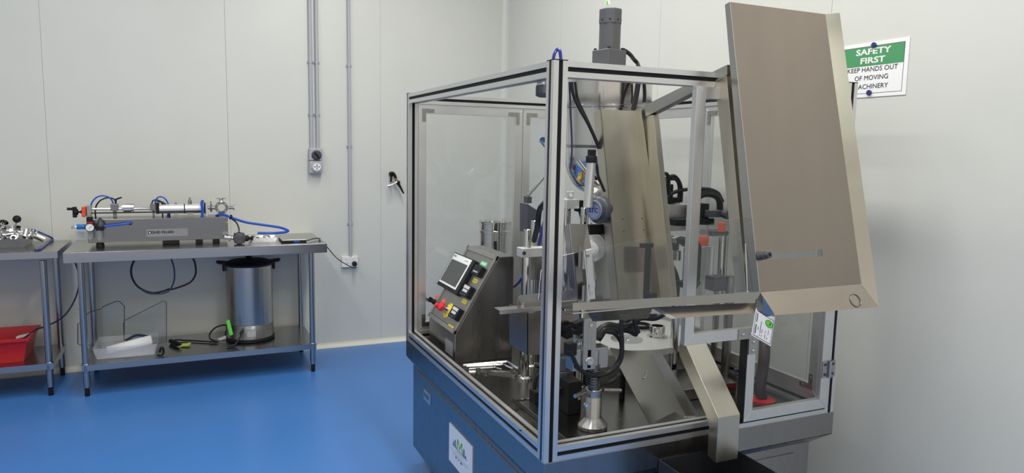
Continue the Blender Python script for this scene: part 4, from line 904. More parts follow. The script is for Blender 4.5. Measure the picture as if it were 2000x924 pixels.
# ---------------- pneumatic cylinder and round drive
pyl = .36
p, q = at(1155, 318, y=pyl), at(1148, 405, y=pyl)
m = MB(); m.cyl(V(q.x, pyl, q.z), V(p.x, pyl, p.z), .0165, 24); pn = m.build('air_cylinder', mALU, mac)
m = MB(); m.lathe(V(p.x, pyl, p.z), (0, 0, 1), [(.020, 0), (.020, .022), (.019, .024), (0, .024)], 24); m.box((p.x-.011, pyl-.01, p.z+.024), (p.x+.012, pyl+.01, p.z+.046)); m.build('cylinder_head', mBLACK, pn, .001)
hose('cylinder_hose', [V(p.x+.012, pyl, p.z+.012), at(1166, 325, y=pyl), at(1168, 342, y=pyl), at(1175, 360, y=pyl), at(1181, 374, y=pyl)], .005, mCABLE, mac)
p = at(1171, 408, y=.40)
ax = V(-.92, -.4, .0).normalized(); c = at(1160, 411, y=.36)
m = MB(); m.lathe(c, -ax, [(.0, .0), (.030, .0), (.036, .006), (.038, .016), (.046, .022), (.050, .03), (.050, .036), (.046, .04), (.046, .16)], 36); dv = m.build('drive_unit', mKNOBGREY, mac)
m = MB(); m.lathe(c, ax, [(.0335, -.002), (.033, .002), (0, .003)], 32); fc_ = m.build('drive_badge', mat('badge_grey_blue', lin(150, 162, 190), .3, .4), dv)
yd = V(0, 0, 1); xd = yd.cross(ax).normalized()
m = MB(); m.text('STC', c+ax*.0034, xd, yd, .024, .0006); m.torus(c+ax*.003, ax, .0285, .0007, 30, 6); m.build('badge_print', mINKB, dv if False else fc_)
m = MB(); m.tube([at(1163, 372, y=.44), at(1170, 378, y=.44), at(1180, 384, y=.44)], [.012, .014, .010], 12); m.build('white_fitting', mNYLON, mac)
m = MB(); q = at(1158, 448, y=.42); m.box((q.x-.022, .405, q.z-.018), (q.x+.05, .435, q.z+.018)); m.build('valve_block', mBLACK, mac, .002)
m = MB(); q = at(1164, 435, y=.44); m.tube([q+V(-.02, 0, .03), q+V(-.02, 0, -.01), q+V(.02, 0, -.01), q+V(.02, 0, .03)], .004, 8); m.build('u_bracket', mCHROME, mac)

# ---------------- tube magazine (tilted)
TL = math.radians(13); EN = V(0, -math.cos(TL), math.sin(TL)); ES = V(0, math.sin(TL), math.cos(TL)); EX = V(1, 0, 0)
PB = at(1485, 571.4, y=-.25)
ap = lambda u, v, off=0: atp(u, v, PB+EN*off, EN)
bl, br_, tl_, tr_ = ap(1485, 571.4), ap(1682.6, 557), ap(1420, 3), ap(1611, 20)
x_l = bl.x; s_top = (tl_-bl).dot(ES)
MAG = lambda a, s, n=0: V(a, PB.y, PB.z)+ES*s+EN*n
mgz = None
# base sheet with a long slot cut out
sl0, sl1 = ap(1506, 499), ap(1606, 494.5); ss = (sl0-PB).dot(ES); sw_ = .011
xr0, xr1 = br_.x, tr_.x; xr_at = lambda s: xr0+(xr1-xr0)*s/s_top
m = MB()
t3 = EN*-.002
for a0, a1, s0, s1 in ((x_l, None, 0, ss-sw_), (x_l, None, ss+sw_, s_top)):
    m.prism([MAG(a0, s0), MAG(xr_at(s0), s0), MAG(xr_at(s1), s1), MAG(a0, s1)], t3)
m.prism([MAG(x_l, ss-sw_), MAG(sl0.x, ss-sw_), MAG(sl0.x, ss+sw_), MAG(x_l, ss+sw_)], t3)
m.prism([MAG(sl1.x, ss-sw_), MAG(xr_at(ss), ss-sw_), MAG(xr_at(ss), ss+sw_), MAG(sl1.x, ss+sw_)], t3)
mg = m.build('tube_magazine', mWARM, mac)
# right rim and bottom rim flared towards the viewer
rim = .022
o1, o2 = ap(1640, 25, rim), ap(1716.5, 600, rim); o3 = ap(1514, 616, rim)
tr2 = MAG(xr_at(s_top), s_top); br2 = MAG(xr_at(0), 0)
m = MB(); m.prism([br2, o2, o1, tr2], EN*-.002); m.build('side_rim', mat('polished_rim', (.50, .48, .41), .18, 1, noise=.06, nscale=6, rvar=.06), mg)
m = MB(); m.prism([MAG(x_l, 0), o3, o2, br2], EN*-.002); lr = m.build('bottom_rim', mat('polished_lip', (.50, .44, .37), .22, 1, noise=.06, nscale=7, rvar=.06), mg)
m = MB(); p = ap(1671, 587, rim*.7); nn_ = (o3-MAG(x_l, 0)).cross(br2-MAG(x_l, 0)).normalized()
if nn_.dot(EN) < 0: nn_ = -nn_
pc_ = p+nn_*0; m.torus(atp(1671, 587, o3, nn_)+nn_*.001, nn_, .0205, .0013, 32, 6); m.build('round_knockout', mDARKST, lr)
# knob in the slot
p = ap(1484, 498, .0); c = MAG(p.x, ss)
m = MB(); m.lathe(c, EN, [(.013, 0), (.013, .006), (.011, .007), (.011, .016), (.012, .017), (.012, .022), (.009, .023), (.009, .04), (.005, .04), (.005, .034), (0, .034)], 20); m.build('clamp_knob', mKNOBGREY, mg)
# channel along the left edge, rounded into the floor running left
q1 = at(1408, 0, x=x_l); q2 = at(1456, 540, x=x_l)
dch = .043
xL0 = ap(1118, 606).x; sfl = (ap(1300, 598)-PB).dot(ES)
r0 = .022
path = [MAG(xL0, sfl)]+[MAG(x_l-r0+r0*math.sin(t), sfl+r0-r0*math.cos(t)) for t in [PI/2*k/8 for k in range(9)]]+[MAG(x_l, s_top)]
tv = [ES*.003]+[(-EX*math.sin(t)+ES*math.cos(t))*.003 for t in [PI/2*k/8 for k in range(9)]]+[EX*-.003]
m = MB(); m.ribbon(path, [EN*-dch]*(len(path)-1)+[EN*-.021], tv); m.build('channel_wall', mBRUSHX, mg)
m = MB(); m.prism([ap(u, v, .001) for u, v in ((1118, 607.5), (1464, 589), (1472, 587), (1478, 583), (1482, 576), (1482.5, 570.5), (1459, 571.5), (1118, 592))], EN*.002); m.build('front_flange', mPLAIN, mg)
# acrylic front sheet at the back of the channel
no = -dch+.004
A_ = lambda u, v: ap(u, v, no)
m = MB(); m.prism([A_(1150, 594), A_(1459, 571), A_(1453, 424), A_(1141, 491)], EN*.004, 1); m.build('acrylic_window', [mACRY, mEDGE], mg)
# side frame bars (plane x)
def xplate(name, pxs, xx, th, mm, parent, bev=.001):
    m = MB(); m.prism([at(u, v, x=xx) for u, v in pxs], (th, 0, 0)); return m.build(name, mm, parent, bev)
XM = x_l+.004
xplate('side_bar', [(1253, 228), (1276, 224), (1312, 580), (1290, 582)], XM, .024, mCREAM, mg)
xplate('side_bar', [(1396, 152), (1419, 147), (1457, 568), (1437, 571)], XM, .024, mCREAM, mg)
xplate('top_bar', [(1238, 216), (1420, 126), (1420, 146), (1250, 234)], XM-.003, .03, mBRUSHX, mg)
# rear wall of the magazine: a channel with folded edges
RP = at(1240, 217, y=.42); ar = lambda u, v, off=0: atp(u, v, RP+EN*off, EN)
m = MB(); m.prism([ar(1173, 213), ar(1240, 217), ar(1292, 590), ar(1208, 592)], EN*-.003); rw = m.build('rear_wall', mCREAM, mg)
m = MB(); m.prism([ar(1173, 213), ar(1208, 592), ar(1208, 592)-EN*.05, ar(1173, 213)-EN*.05], EX*.003); m.prism([ar(1240, 217), ar(1292, 590), ar(1292, 590)+EN*.035, ar(1240, 217)+EN*.035], EX*.003); m.build('folded_edge', mCREAM, rw)
for u, v in ((1216, 428), (1218, 452), (1254, 427), (1257, 449)):
    MB().lathe(ar(u, v), EN, [(.003, 0), (.0025, .0015), (0, .0015)], 10).build('screw', mKNOBGREY, rw)
# tray floor and troughs below
m = MB(); m.prism([at(1142, 603, y=-.2), at(1276, 599, y=-.2), at(1266, 622, y=-.06), at(1158, 628, y=-.06)], (0, 0, .003)); m.build('under_tray', mDARKST, mg)
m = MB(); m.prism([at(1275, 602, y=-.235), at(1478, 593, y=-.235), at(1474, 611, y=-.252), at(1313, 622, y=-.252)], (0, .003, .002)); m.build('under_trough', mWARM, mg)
m = MB(); m.prism([at(1273, 602, y=-.236), at(1286, 602, y=-.236), at(1322, 622, y=-.253), at(1311, 623, y=-.253)], (0, .004, .002)); m.build('trough_edge', mBRUSHX, mg)
m = MB(); m.cyl(at(1435, 606, y=-.19), at(1478, 603, y=-.19), .010, 14); m.build('trough_rod', mBRUSH, mg)
m = MB(); m.prism([at(1478, 580, y=-.25), at(1486, 573, y=-.25), at(1513, 616, y=-.262), at(1496, 615, y=-.24), at(1476, 602, y=-.235)], (0, .003, 0)); m.build('rim_gusset', mBRUSHX, mg)
# support arms carry the magazine to the frame
for xx in (x_l+.1, x_l+.33):
    m = MB(); m.obox((xx, -.042, ZTOP-.024), (.012, 0, 0), (0, .042, .0), (0, 0, .012)); m.build('support_arm', mBRUSH, mg)

# ---------------- left tray, hinged acrylic guards, feed chute
yt = .38
TRz = at(1000, 606, y=yt).z
x0, x1 = at(976, 606, y=yt).x, at(1200, 600, y=yt).x
m = MB(); m.box((x0, yt, TRz-.012), (x1, yt+.003, TRz)); m.box((x0, yt, TRz), (x1, yt+.05, TRz+.003)); ft = m.build('feed_tray', mBRUSHX, mac, .001)
m = MB(); p, q = at(1010, 598, y=yt+.05), at(1060, 575, y=yt+.05); m.prism([V(p.x, yt+.05, TRz+.003), V(x1-.02, yt+.05, TRz+.003), V(x1-.02, yt+.05, q.z+.012), V(p.x+.012, yt+.05, q.z+.002), V(p.x+.004, yt+.05, q.z-.008)], (0, .003, 0)); m.build('back_lip', mBRUSHX, ft)
m = MB(); m.lathe((at(1029, 597, y=yt).x, yt+.03, TRz+.003), (0, 0, 1), [(.007, 0), (.007, .005), (.004, .005), (.004, .016), (0, .016)], 10); m.build('bolt', mCHROME, ft)
yg = .20
Gq = lambda u, v, y=yg: at(u, v, y=y)
m = MB(); m.prism([Gq(1072, 592), Gq(1128, 586), Gq(1123, 494), Gq(1076, 505)], (0, .004, 0), 1); m.build('hinged_guard', [mGUARD, mEDGE], mac)
m = MB(); m.prism([Gq(1052, 585, .3), Gq(1068, 590, .3), Gq(1070, 505, .3), Gq(1057, 530, .3)], (0, .004, 0), 1); m.build('hinged_guard', [mGUARD, mEDGE], mac)
m = MB(); m.prism([Gq(1122, 495, .16), Gq(1141, 491, .16), Gq(1150, 588, .16), Gq(1129, 592, .16)], (0, .006, 0)); gp = m.build('guard_post', mDARKST, mac)
m = MB(); m.prism([Gq(1144, 489, .14), Gq(1156, 486, .14), Gq(1163, 584, .14), Gq(1151, 585, .14)], (0, .008, 0)); gs = m.build('guard_strip', mALUW, gp, .001)
for u, v in ((1148, 499), (1155, 571)):
    MB().lathe(Gq(u, v, .139), (0, -1, 0), [(.005, 0), (.005, .003), (0, .003)], 12).build('screw', mCHROME, gs)
for u, v in ((1140, 507), (1147, 573)):
    p = Gq(u, v, .138); m = MB(); m.cyl(p+V(0, 0, -.03), p+V(0, 0, .03), .006, 12); m.box(p+V(-.016, .004, -.026), p+V(.016, .007, .026)); m.build('hinge', mBRUSH, gp)
# deflector hood with bent left edge
m = MB(); m.prism([at(1111, 437, y=.3), at(1147, 438, y=.3), at(1165, 545, y=.26), at(1125, 570, y=.26)], (0, .003, 0)); dh = m.build('deflector_hood', mDARKST, mac)
m = MB(); m.prism([at(1111, 437, y=.3), at(1125, 570, y=.26), at(1113, 560, y=.33), at(1101, 443, y=.37)], (.003, 0, 0)); m.build('hood_side', mBRUSHX, dh)
m = MB(); m.lathe(at(1119, 457, y=.298), (0, -1, 0), [(.004, 0), (.003, .002), (0, .002)], 10); m.build('screw', mCHROME, dh)
# grey bed plate with nylon collar
m = MB(); m.prism([at(1158, 455, y=.46), at(1187, 445, y=.46), at(1200, 585, y=.46), at(1168, 590, y=.46)], (0, .01, 0)); m.box(at(1165, 590, y=.462), at(1275, 480, y=.47)+V(0, .004, 0)); m.build('bed_plate', mBRUSHX, mac)
c = at(1166, 486, y=.42)
m = MB(); m.lathe(c+V(0, .04, 0), (-.55, -.83, 0), [(.055, 0), (.055, .012), (.05, .02), (.028, .022), (.028, .05), (.018, .052), (.018, .06), (0, .06)], 32); m.build('nylon_collar', mNYLON, mac)
m = MB(); m.box(at(1259, 583, y=.18), at(1273, 478, y=.18)+V(0, .012, 0)); m.box(at(1255, 485, y=.175), at(1277, 475, y=.175)+V(0, .02, 0)); m.box(at(1263, 590, y=.175), at(1284, 572, y=.175)+V(0, .02, 0)); m.build('black_guide_rail', mBLACK, mac, .002)
m = MB(); m.prism([ar(1220, 482, .004), ar(1258, 482, .004), ar(1260, 530, .004), ar(1222, 531, .004)], EN*.002); m.build('cover_plate', mDARKST, mac)
# feed chute funnel seen either side of the front post
m = MB(); f0, f1 = at(1030, 616, y=.42), at(1118, 616, y=.42)
m.prism([at(1030, 612, y=.42), at(1121, 606, y=.42), at(1121, 690, y=.42), at(1030, 694, y=.42)], (0, .003, 0)); m.prism([at(1030, 612, y=.42), at(1030, 694, y=.42), at(1030, 694, y=.42)+V(0, .16, .0), at(1030, 612, y=.42)+V(0, .16, 0)], (.003, 0, 0)); m.prism([at(1092, 690, y=.419), at(1121, 690, y=.419), at(1121, 724, y=.5), at(1105, 718, y=.5)], (0, .003, 0))
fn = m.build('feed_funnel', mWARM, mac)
m = MB(); m.prism([at(1003, 608, y=.45), at(1031, 608, y=.45), at(1031, 650, y=.45)], (0, .003, 0)); m.build('funnel_bracket', mDARKST, fn)

# ---------------- adjustable support pedestal
sx, sy2 = .281, .193
s0 = at(1157, 836, z=ZSP); sx, sy2 = s0.x, s0.y
zA = lambda v: at(1160, v, y=sy2).z
m = MB(); m.lathe((sx, sy2, ZSP), (0, 0, 1), [(.046, 0), (.049, .004), (.049, .014), (.046, .018), (.030, .038), (.0285, .042), (.0285, zA(775)-ZSP), (.0275, zA(775)-ZSP+.002), (.0275, zA(772)-ZSP+.002), (.0285, zA(771)-ZSP+.003), (.0285, zA(758)-ZSP-.002), (.026, zA(758)-ZSP), (0, zA(758)-ZSP)], 40); ped = m.build('support_pedestal', mBRUSH, mac)
pts = []
z_a, z_b = zA(759), zA(712)
for k in range(9*14+1):
    t = k/14; pts.append(V(sx+.0175*math.cos(2*PI*t), sy2+.0175*math.sin(2*PI*t), z_a+(z_b-z_a)*t/9))
m = MB(); m.tube(pts, .0026, 6); m.build('spring', mKNOBGREY, ped)
m = MB(); m.cyl((sx, sy2, z_a-.01), (sx, sy2, z_b+.05), .0145, 20); m.build('inner_rod', mBRUSH, ped)
for u0, v0, u1, v1, dy in ((1147, 764, 1123, 774, -.03), (1178, 762, 1212, 763, .01)):
    m = MB(); a_, b_ = at(u0, v0, y=sy2), at(u1, v1, y=sy2+dy); m.cyl(a_, b_, .0066, 14); m.build('tommy_bar', mBRUSH, ped)
p = at(1145, 791, y=sy2-.0285); m = MB(); m.lathe(V(p.x, sy2-.026, p.z), (0, -1, 0), [(.009, 0), (.009, .006), (.0045, .006), (.0045, .002), (0, .002)], 14); m.build('set_screw', mCHROME, ped)
# slotted upright plate and block
yq = sy2-.02
m = MB(); a_, b_ = at(1138, 724, y=yq), at(1166, 622, y=yq); sc_ = at(1152, 705, y=yq)
xm_ = (a_.x+b_.x)/2
m.box((a_.x, yq, a_.z), (xm_-.006, yq+.008, b_.z)); m.box((xm_+.006, yq, a_.z), (b_.x, yq+.008, b_.z)); zs_ = at(1152, 684, y=yq).z; m.box((xm_-.006, yq, zs_), (xm_+.006, yq+.008, b_.z)); m.box((xm_-.006, yq, a_.z), (xm_+.006, yq+.008, a_.z+.006))
up = m.build('slotted_upright', mBRUSH, ped, .0008)
MB().box((xm_-.006, yq+.0075, a_.z), (xm_+.006, yq+.009, zs_)).build('slot_shadow_gap', mGROOVE, up)
m = MB(); m.lathe((xm_, yq, sc_.z), (0, -1, 0), [(.014, 0), (.014, .002), (.011, .003), (.011, .010), (.005, .010), (.005, .005), (0, .005)], 18); m.build('clamp_bolt', mCHROME, up)
p = at(1154, 635, y=yq); m = MB(); m.lathe((p.x, yq, p.z), (0, -1, 0), [(.006, 0), (.006, .004), (0, .004)], 6); m.build('bolt', mCHROME, up)
a_, b_ = at(1118, 726, y=yq+.012), at(1188, 677, y=yq+.012)
MB().box((a_.x, yq+.009, a_.z), (b_.x, yq+.06, b_.z)).build('clamp_block', mBRUSH, ped, .002)
# black mechanism left of the pedestal
a_, b_ = at(1109, 806, y=.27), at(1137, 744, y=.27)
m = MB(); m.box((a_.x, .27, ZSP), (b_.x, .36, b_.z)); bm_ = m.build('black_bracket', mBLACK, mac, .003)
p = at(1128, 776, y=.27); m = MB(); m.lathe((p.x, .27, p.z), (0, -1, 0), [(.006, 0), (.006, .012), (0, .012)], 12); m.build('bolt', mCHROME, bm_)
a_, b_ = at(1094, 800, y=.33), at(1110, 700, y=.33)
m = MB(); m.box((a_.x, .33, ZSP), (b_.x, .38, b_.z-.05)); m.cyl((a_.x+.02, .35, b_.z-.05), (a_.x+.02, .35, b_.z), .016, 16); m.build('sensor_carrier', mKNOBGREY, mac, .003)
for u, v, r_s in ((1107, 772, .012), (1106, 745, .012), (1098, 765, .014), (1107, 790, .008)):
    p = at(u, v, y=.315); m = MB(); m.cyl(p, p+V(0, .03, 0), r_s, 12); m.build('fitting', mBLACK if r_s > .01 else mCHROME, mac)
p = at(1049, 765, y=.42); m = MB(); m.box((p.x-.012, .41, ZSP), (p.x+.03, .46, p.z+.0)); m.tube(spline([p+V(-.012, 0, .01), p+V(-.006, 0, .05), p+V(.012, 0, .068), p+V(.03, 0, .07)]), .007, 8); m.build('sensor_head', mBLACK, mac, .003)
# slide chute on a black peg
sTL, sTR, sBL, sBR = at(1191, 679, y=.36), at(1273, 692, y=.36), at(1269, 829, y=.10), at(1346, 824, y=.10)
dv_ = (sBL-sTL); sTR = sTL+V(.175, 0, -.0); sBR = sBL+V(.165, 0, 0)
sTR = at(1273, 692, y=sTL.y+.015); sBR = atp(1346, 824, sTL, (sTR-sTL).cross(sBL-sTL).normalized())
nv = (sTR-sTL).cross(sBL-sTL).normalized()
if nv.z < 0: nv = -nv
lipT = at(1292, 689, y=sTR.y-.01); lipB = atp(1361, 806, sTR, (lipT-sTR).cross(sBR-sTR).normalized())
m = MB(); m.prism([sTL, sTR, sBR, sBL], nv*-.002); sc1 = m.build('slide_chute', mPLAIN, mac)
m = MB(); m.prism([sTR, lipT, lipB, sBR], nv*-.002); m.build('chute_lip', mPLAIN, sc1)
m = MB(); wdir = (sTL-sBL).normalized(); p = sBL+wdir*.2+(sTR-sTL).normalized()*.09+nv*.0015; m.tube(spline([p+V(-.05, 0, 0)+nv*0, p, p+(sTR-sTL).normalized()*.035+wdir*.035]), [.0022]*17, 6); m.build('weld_bead', mCHROME, sc1)
p = at(1214, 787, z=ZP); zpk = at(1214, 700, y=p.y).z
m = MB(); m.lathe((p.x, p.y, ZP), (0, 0, 1), [(.028, 0), (.028, .006), (.011, .008), (.011, zpk-ZP)], 18); m.build('chute_peg', mBLACK, mac)
# discharge chute through the front, over the bottom beam
yk = -.10
k1, k2 = at(1403, 818, y=yk), at(1446, 807, y=yk); wch = k2.x-k1.x
b1 = at(1402, 904, y=yk)
u1 = at(1339, 673, y=.14)
xk1, zk_ = k1.x, (k1.z+k2.z)/2
prof = [(yk, b1.z), (yk, zk_), (.14, u1.z), (.14+.045, u1.z), (.14+.045, u1.z-.05), (yk+.05+.03, zk_-.02), (yk+.055, zk_-.05), (yk+.055, b1.z)]
m = MB(); dxs = u1.x-k1.x
def sk(y): return xk1+(dxs)*max(0, (y-yk))/(.14-yk)
v0 = [m.v((sk(y), y, z)) for y, z in prof]; v1 = [m.v((sk(y)+wch, y, z)) for y, z in prof]
m.f(v0); m.f(v1[::-1])
for i in range(len(prof)): m.f([v0[i], v0[(i+1) % len(prof)], v1[(i+1) % len(prof)], v1[i]])
dc = m.build('discharge_chute', mCREAM, mac, .002)
a_, b_ = at(1345, 905, y=-.03), at(1443, 899, y=-.01)
zb_ = b1.z+.0
m = MB(); bx0_, bx1_ = at(1340, 900, y=-.14).x, at(1481, 918, y=-.14).x
m = open_tray('t', (bx0_, -.22, b1.z-.16), (bx1_, -.002, b1.z-.004), .003, mNAVYIN, '', '', .004); m.build('collection_bin', mNAVYIN, mac)

# ---------------- index table and heads at the rear right
tz = .755
m = MB(); m.lathe((.80, .86, 0), (0, 0, 1), [(.15, ZP), (.15, tz-.03), (.33, tz-.025), (.33, tz), (0, tz)], 64); it = m.build('index_table', mALUW, mac)
p = at(1224, 663, z=tz); m = MB(); m.lathe((p.x, p.y, tz), (0, 0, 1), [(.068, 0), (.068, .004), (.02, .005), (.012, .012), (0, .012)], 40); m.build('cover_disc', mCHROME, it)
p = at(1283, 657, z=tz); m = MB(); m.lathe((p.x, p.y, tz), (0, 0, 1), [(.045, 0), (.045, .003), (.034, .004), (.034, .045), (.032, .048), (.026, .048), (.026, .02), (0, .02)], 32); m.build('tube_holder', mCHROME, it)
p = at(1250, 640, z=tz); m = MB(); m.torus((p.x, p.y, tz+.01), (0, 0, 1), .045, .008, 28, 8); m.build('gasket', mBLACK, it)
def vcyl(name, u, vb, vt, y, r, mm, parent=mac):
    a_, b_ = at(u, vb, y=y), at(u, vt, y=y); x_ = (a_.x+b_.x)/2
    return MB().lathe((x_, y, a_.z), (0, 0, 1), [(r, 0), (r, b_.z-a_.z), (0, b_.z-a_.z)], 26).build(name, mm, parent)
vcyl('guide_column', 1317, 735, 590, .55, .0165, mCHROME)
vcyl('guide_column', 1421, 742, 540, .50, .019, mDARKST)
vcyl('guide_column', 1398, 700, 540, .62, .014, mDARKST)
vcyl('guide_column', 1387.5, 553, 482, .55, .0145, mALU)
vcyl('guide_column', 1408, 590, 460, .60, .009, mCHROME)
vcyl('guide_column', 1415, 590, 460, .60, .007, mCHROME)
vcyl('head_cylinder', 1411, 560, 464, .64, .02, mDARKST)
vcyl('orange_ring', 1370, 479, 461, .52, .029, mORANGE)
vcyl('orange_ring', 1409.5, 452, 435, .52, .016, mORANGE)
vcyl('clear_tube', 1371, 461, 440, .53, .026, mBOWL)
m = MB(); m.box(at(1352, 486, y=.56), at(1396, 480, y=.56)+V(0, .08, 0)); m.build('head_plate', mALU, mac, .003)
m = MB(); m.box(at(1390, 462, y=.56), at(1424, 451, y=.56)+V(0, .08, 0)); m.build('head_plate', mKNOBGREY, mac, .003)
m = MB(); m.box(at(1322, 442, y=.58), at(1396, 427, y=.58)+V(0, .1, 0)); m.build('head_plate', mBLACK, mac, .003)
m = MB(); m.box(at(1371, 427, y=.6), at(1386, 398, y=.6)+V(0, .05, 0)); m.build('terminal_box', mBLACK, mac, .003)
m = MB(); m.box(at(1388, 425, y=.55), at(1412, 411, y=.55)+V(0, .04, 0)); m.lathe(at(1414, 418, y=.55), (0, -1, 0), [(.018, 0), (.02, .01), (.02, .03), (0, .032)], 18); m.build('hose_union', mKNOBGREY, mac, .003)
m = MB(); m.box(at(1394, 570, y=.5), at(1424, 540, y=.5)+V(0, .06, 0)); m.build('foot_block', mKNOBGREY, mac, .003)
# black C shaped heater housing
yh = .40
m = MB(); m.box(at(1354, 556, y=yh), at(1371, 482, y=yh)+V(0, .06, 0)); m.prism([at(1339, 469, y=yh), at(1347, 465, y=yh), at(1363, 467, y=yh), at(1371, 482, y=yh), at(1354, 486, y=yh), at(1340, 477, y=yh)], (0, .06, 0)); m.prism([at(1335, 552, y=yh), at(1371, 552, y=yh), at(1359, 567, y=yh), at(1335, 563, y=yh)], (0, .06, 0)); m.build('heater_housing', mBLACK, mac, .002)
m = MB(); m.box(at(1335, 556, y=.47), at(1354, 484, y=.47)+V(0, .01, 0)); m.build('heater_plate', mALU, mac)
# grey valve cabinet with black manifold and hoses
m = MB(); m.box(at(1300, 452, y=.66), at(1352, 399, y=.66)+V(0, .18, 0)); vc = m.build('valve_cabinet', mBRUSH, mac, .003)
m = MB(); m.box(at(1300, 397, y=.70), at(1330, 386, y=.70)+V(0, .08, 0)); m.box(at(1294, 387, y=.70), at(1316, 360, y=.70)+V(0, .05, 0)); m.build('valve_manifold', mBLACK, mac, .003)
vcyl('silencer', 1301, 360, 345, .71, .014, mBRASS)
for pts, r in (([(1293, 380), (1291, 355), (1297, 340), (1305, 345), (1306, 380)], .008), ([(1307, 345), (1318, 344), (1327, 355), (1331, 372), (1330, 395)], .007), ([(1309, 350), (1320, 351), (1326, 365), (1325, 395)], .006), ([(1298, 392), (1312, 378), (1335, 371), (1362, 369), (1385, 370), (1402, 377), (1409, 390)], .008), ([(1360, 386), (1378, 379), (1396, 382), (1405, 393), (1406, 412)], .014), ([(1364, 378), (1385, 373), (1402, 380), (1411, 394)], .009), ([(1296, 500), (1310, 515), (1320, 540), (1322, 565), (1316, 585)], .008), ([(1299, 496), (1315, 520), (1325, 548), (1324, 580)], .006)):
    hose('air_hose', [at(u, v, y=.64 if v < 420 else .5) for u, v in pts], r, mCABLE, mac)
m = MB(); m.box(at(1300, 490, y=.5), at(1328, 463, y=.5)+V(0, .08, 0)); m.build('cutter_block', mKNOBGREY, mac, .004)
m = MB(); m.obox(at(1320, 468, y=.49), (.012, 0, .004), (0, .01, 0), (-.003, 0, .01)); m.build('clip', mYELLOW if False else mALUW, mac)
vcyl('cutter_motor', 1322, 508, 490, .49, .016, mBRUSH)
# boxes behind the front post, rear bracket, dark gearbox
m = MB(); m.prism([at(1030, 455, y=.95), at(1060, 455, y=.95), at(1052, 412, y=.95), at(1030, 398, y=.95)], (0, .08, 0)); m.build('gear_cover', mKNOBGREY, mac, .003)
m = MB(); m.cyl(at(1031, 382, y=1.0), at(1062, 346, y=1.0), .007, 10); m.build('lever_rod', mBRUSH, mac)
m = MB(); m.box(at(1030, 397, y=.98), at(1039, 384, y=.98)+V(0, .04, 0)); m.build('rod_socket', mKNOBGREY, mac, .002)
hose('air_hose', [at(1066, 395, y=.5), at(1054, 410, y=.55), at(1050, 440, y=.6), at(1043, 470, y=.68)], .011, mCABLE, mac)
hose('blue_tube', [at(1064, 430, y=.55), at(1058, 455, y=.6), at(1052, 478, y=.65)], .007, mNAVYT, mac)
hose('blue_tube', [at(1004, 560, y=1.1), at(1012, 553, y=1.05), at(1020, 542, y=1.0)], .006, mNAVYT, mac)
m = MB(); m.box((.55, 1.0, ZP), (.75, 1.3, 1.15)); m.build('cam_housing', mBRUSH, mac, .006)
m = MB(); m.box((.40, .80, ZP), (.55, 1.05, 1.10)); m.build('drive_housing', mBRUSHX, mac, .006)
# black cables under the magazine
yc = .17
for pts, r, y in (([(1112, 684), (1120, 700), (1128, 716), (1142, 728), (1160, 733), (1182, 731), (1202, 718), (1213, 700), (1215, 670), (1213, 640), (1216, 615), (1224, 604)], .0075, .12), ([(1184, 648), (1200, 652), (1212, 668), (1213, 690), (1204, 712), (1188, 727), (1170, 733)], .0065, .14), ([(1214, 640), (1230, 634), (1252, 622), (1280, 622), (1300, 612)], .009, .2), ([(1240, 602), (1238, 620), (1243, 640), (1247, 650)], .008, .16), ([(1165, 664), (1172, 648), (1186, 638), (1205, 640), (1222, 638)], .016, .2), ([(1170, 660), (1180, 646), (1196, 645), (1212, 648)], .012, .19), ([(1204, 645), (1225, 644), (1243, 652)], .012, .2), ([(1218, 630), (1236, 622), (1258, 618), (1282, 617)], .008, .26), ([(1147, 735), (1150, 750), (1170, 752), (1195, 745), (1212, 730)], .006, .15)):
    hose('black_cable', [at(u, v, y=y) for u, v in pts], r, mCABLE, mac)
m = MB(); p = at(1117, 682, y=.13); m.box(p+V(-.02, -.01, -.02), p+V(.014, .02, .022)); m.build('cable_plug', mBLACK, mac, .003)
for u, v, y in ((1110, 640, .40), (1112, 652, .40), (1130, 645, .3), (1132, 632, .3)):
    p = at(u, v, y=y); m = MB(); m.obox(p, (.022, 0, .006), (0, .015, 0), (-.004, 0, .011)); m.build('sensor_block', mBLACK, mac, .002)
m = MB(); p = at(1128, 658, y=.3); m.lathe(p, (.2, -1, .4), [(.02, 0), (.02, .015), (.01, .016), (.01, .0)], 18); m.build('hose_elbow', mBRUSH, mac)
# front right interior: dark hose stub with red flange, floor blocks
p = at(1488, 783, z=ZP)
m = MB(); m.lathe((p.x, p.y, ZP), (0, 0, 1), [(.05, 0), (.05, .008), (.03, .012)], 24); m.build('red_flange', mRED, mac)
hose('suction_hose', [V(p.x, p.y, ZP+.012), at(1484, 760, y=p.y), at(1490, 720, y=p.y), at(1493, 690, y=p.y), at(1494, 640, y=p.y+.05), at(1492, 610, y=p.y+.08)], .021, mat('dark_maroon_rubber', lin(62, 46, 50), .45), mac, 16)
a_ = at(1460, 744, z=ZP+.05)
m = MB(); m.box((.68, .28, ZP), (.98, .50, ZP+.045)); m.build('mount_block', mPLATE, mac, .003)
for u, v in ((1436, 735), (1444, 742), (1452, 738)):
    p = at(u, v, z=ZP+.045); m = MB(); m.lathe((p.x, p.y, ZP+.045), (0, 0, 1), [(.012, 0), (.012, .012), (.007, .013), (.007, .03), (0, .03)], 6); m.build('anchor_bolt', mKNOBGREY, mac)

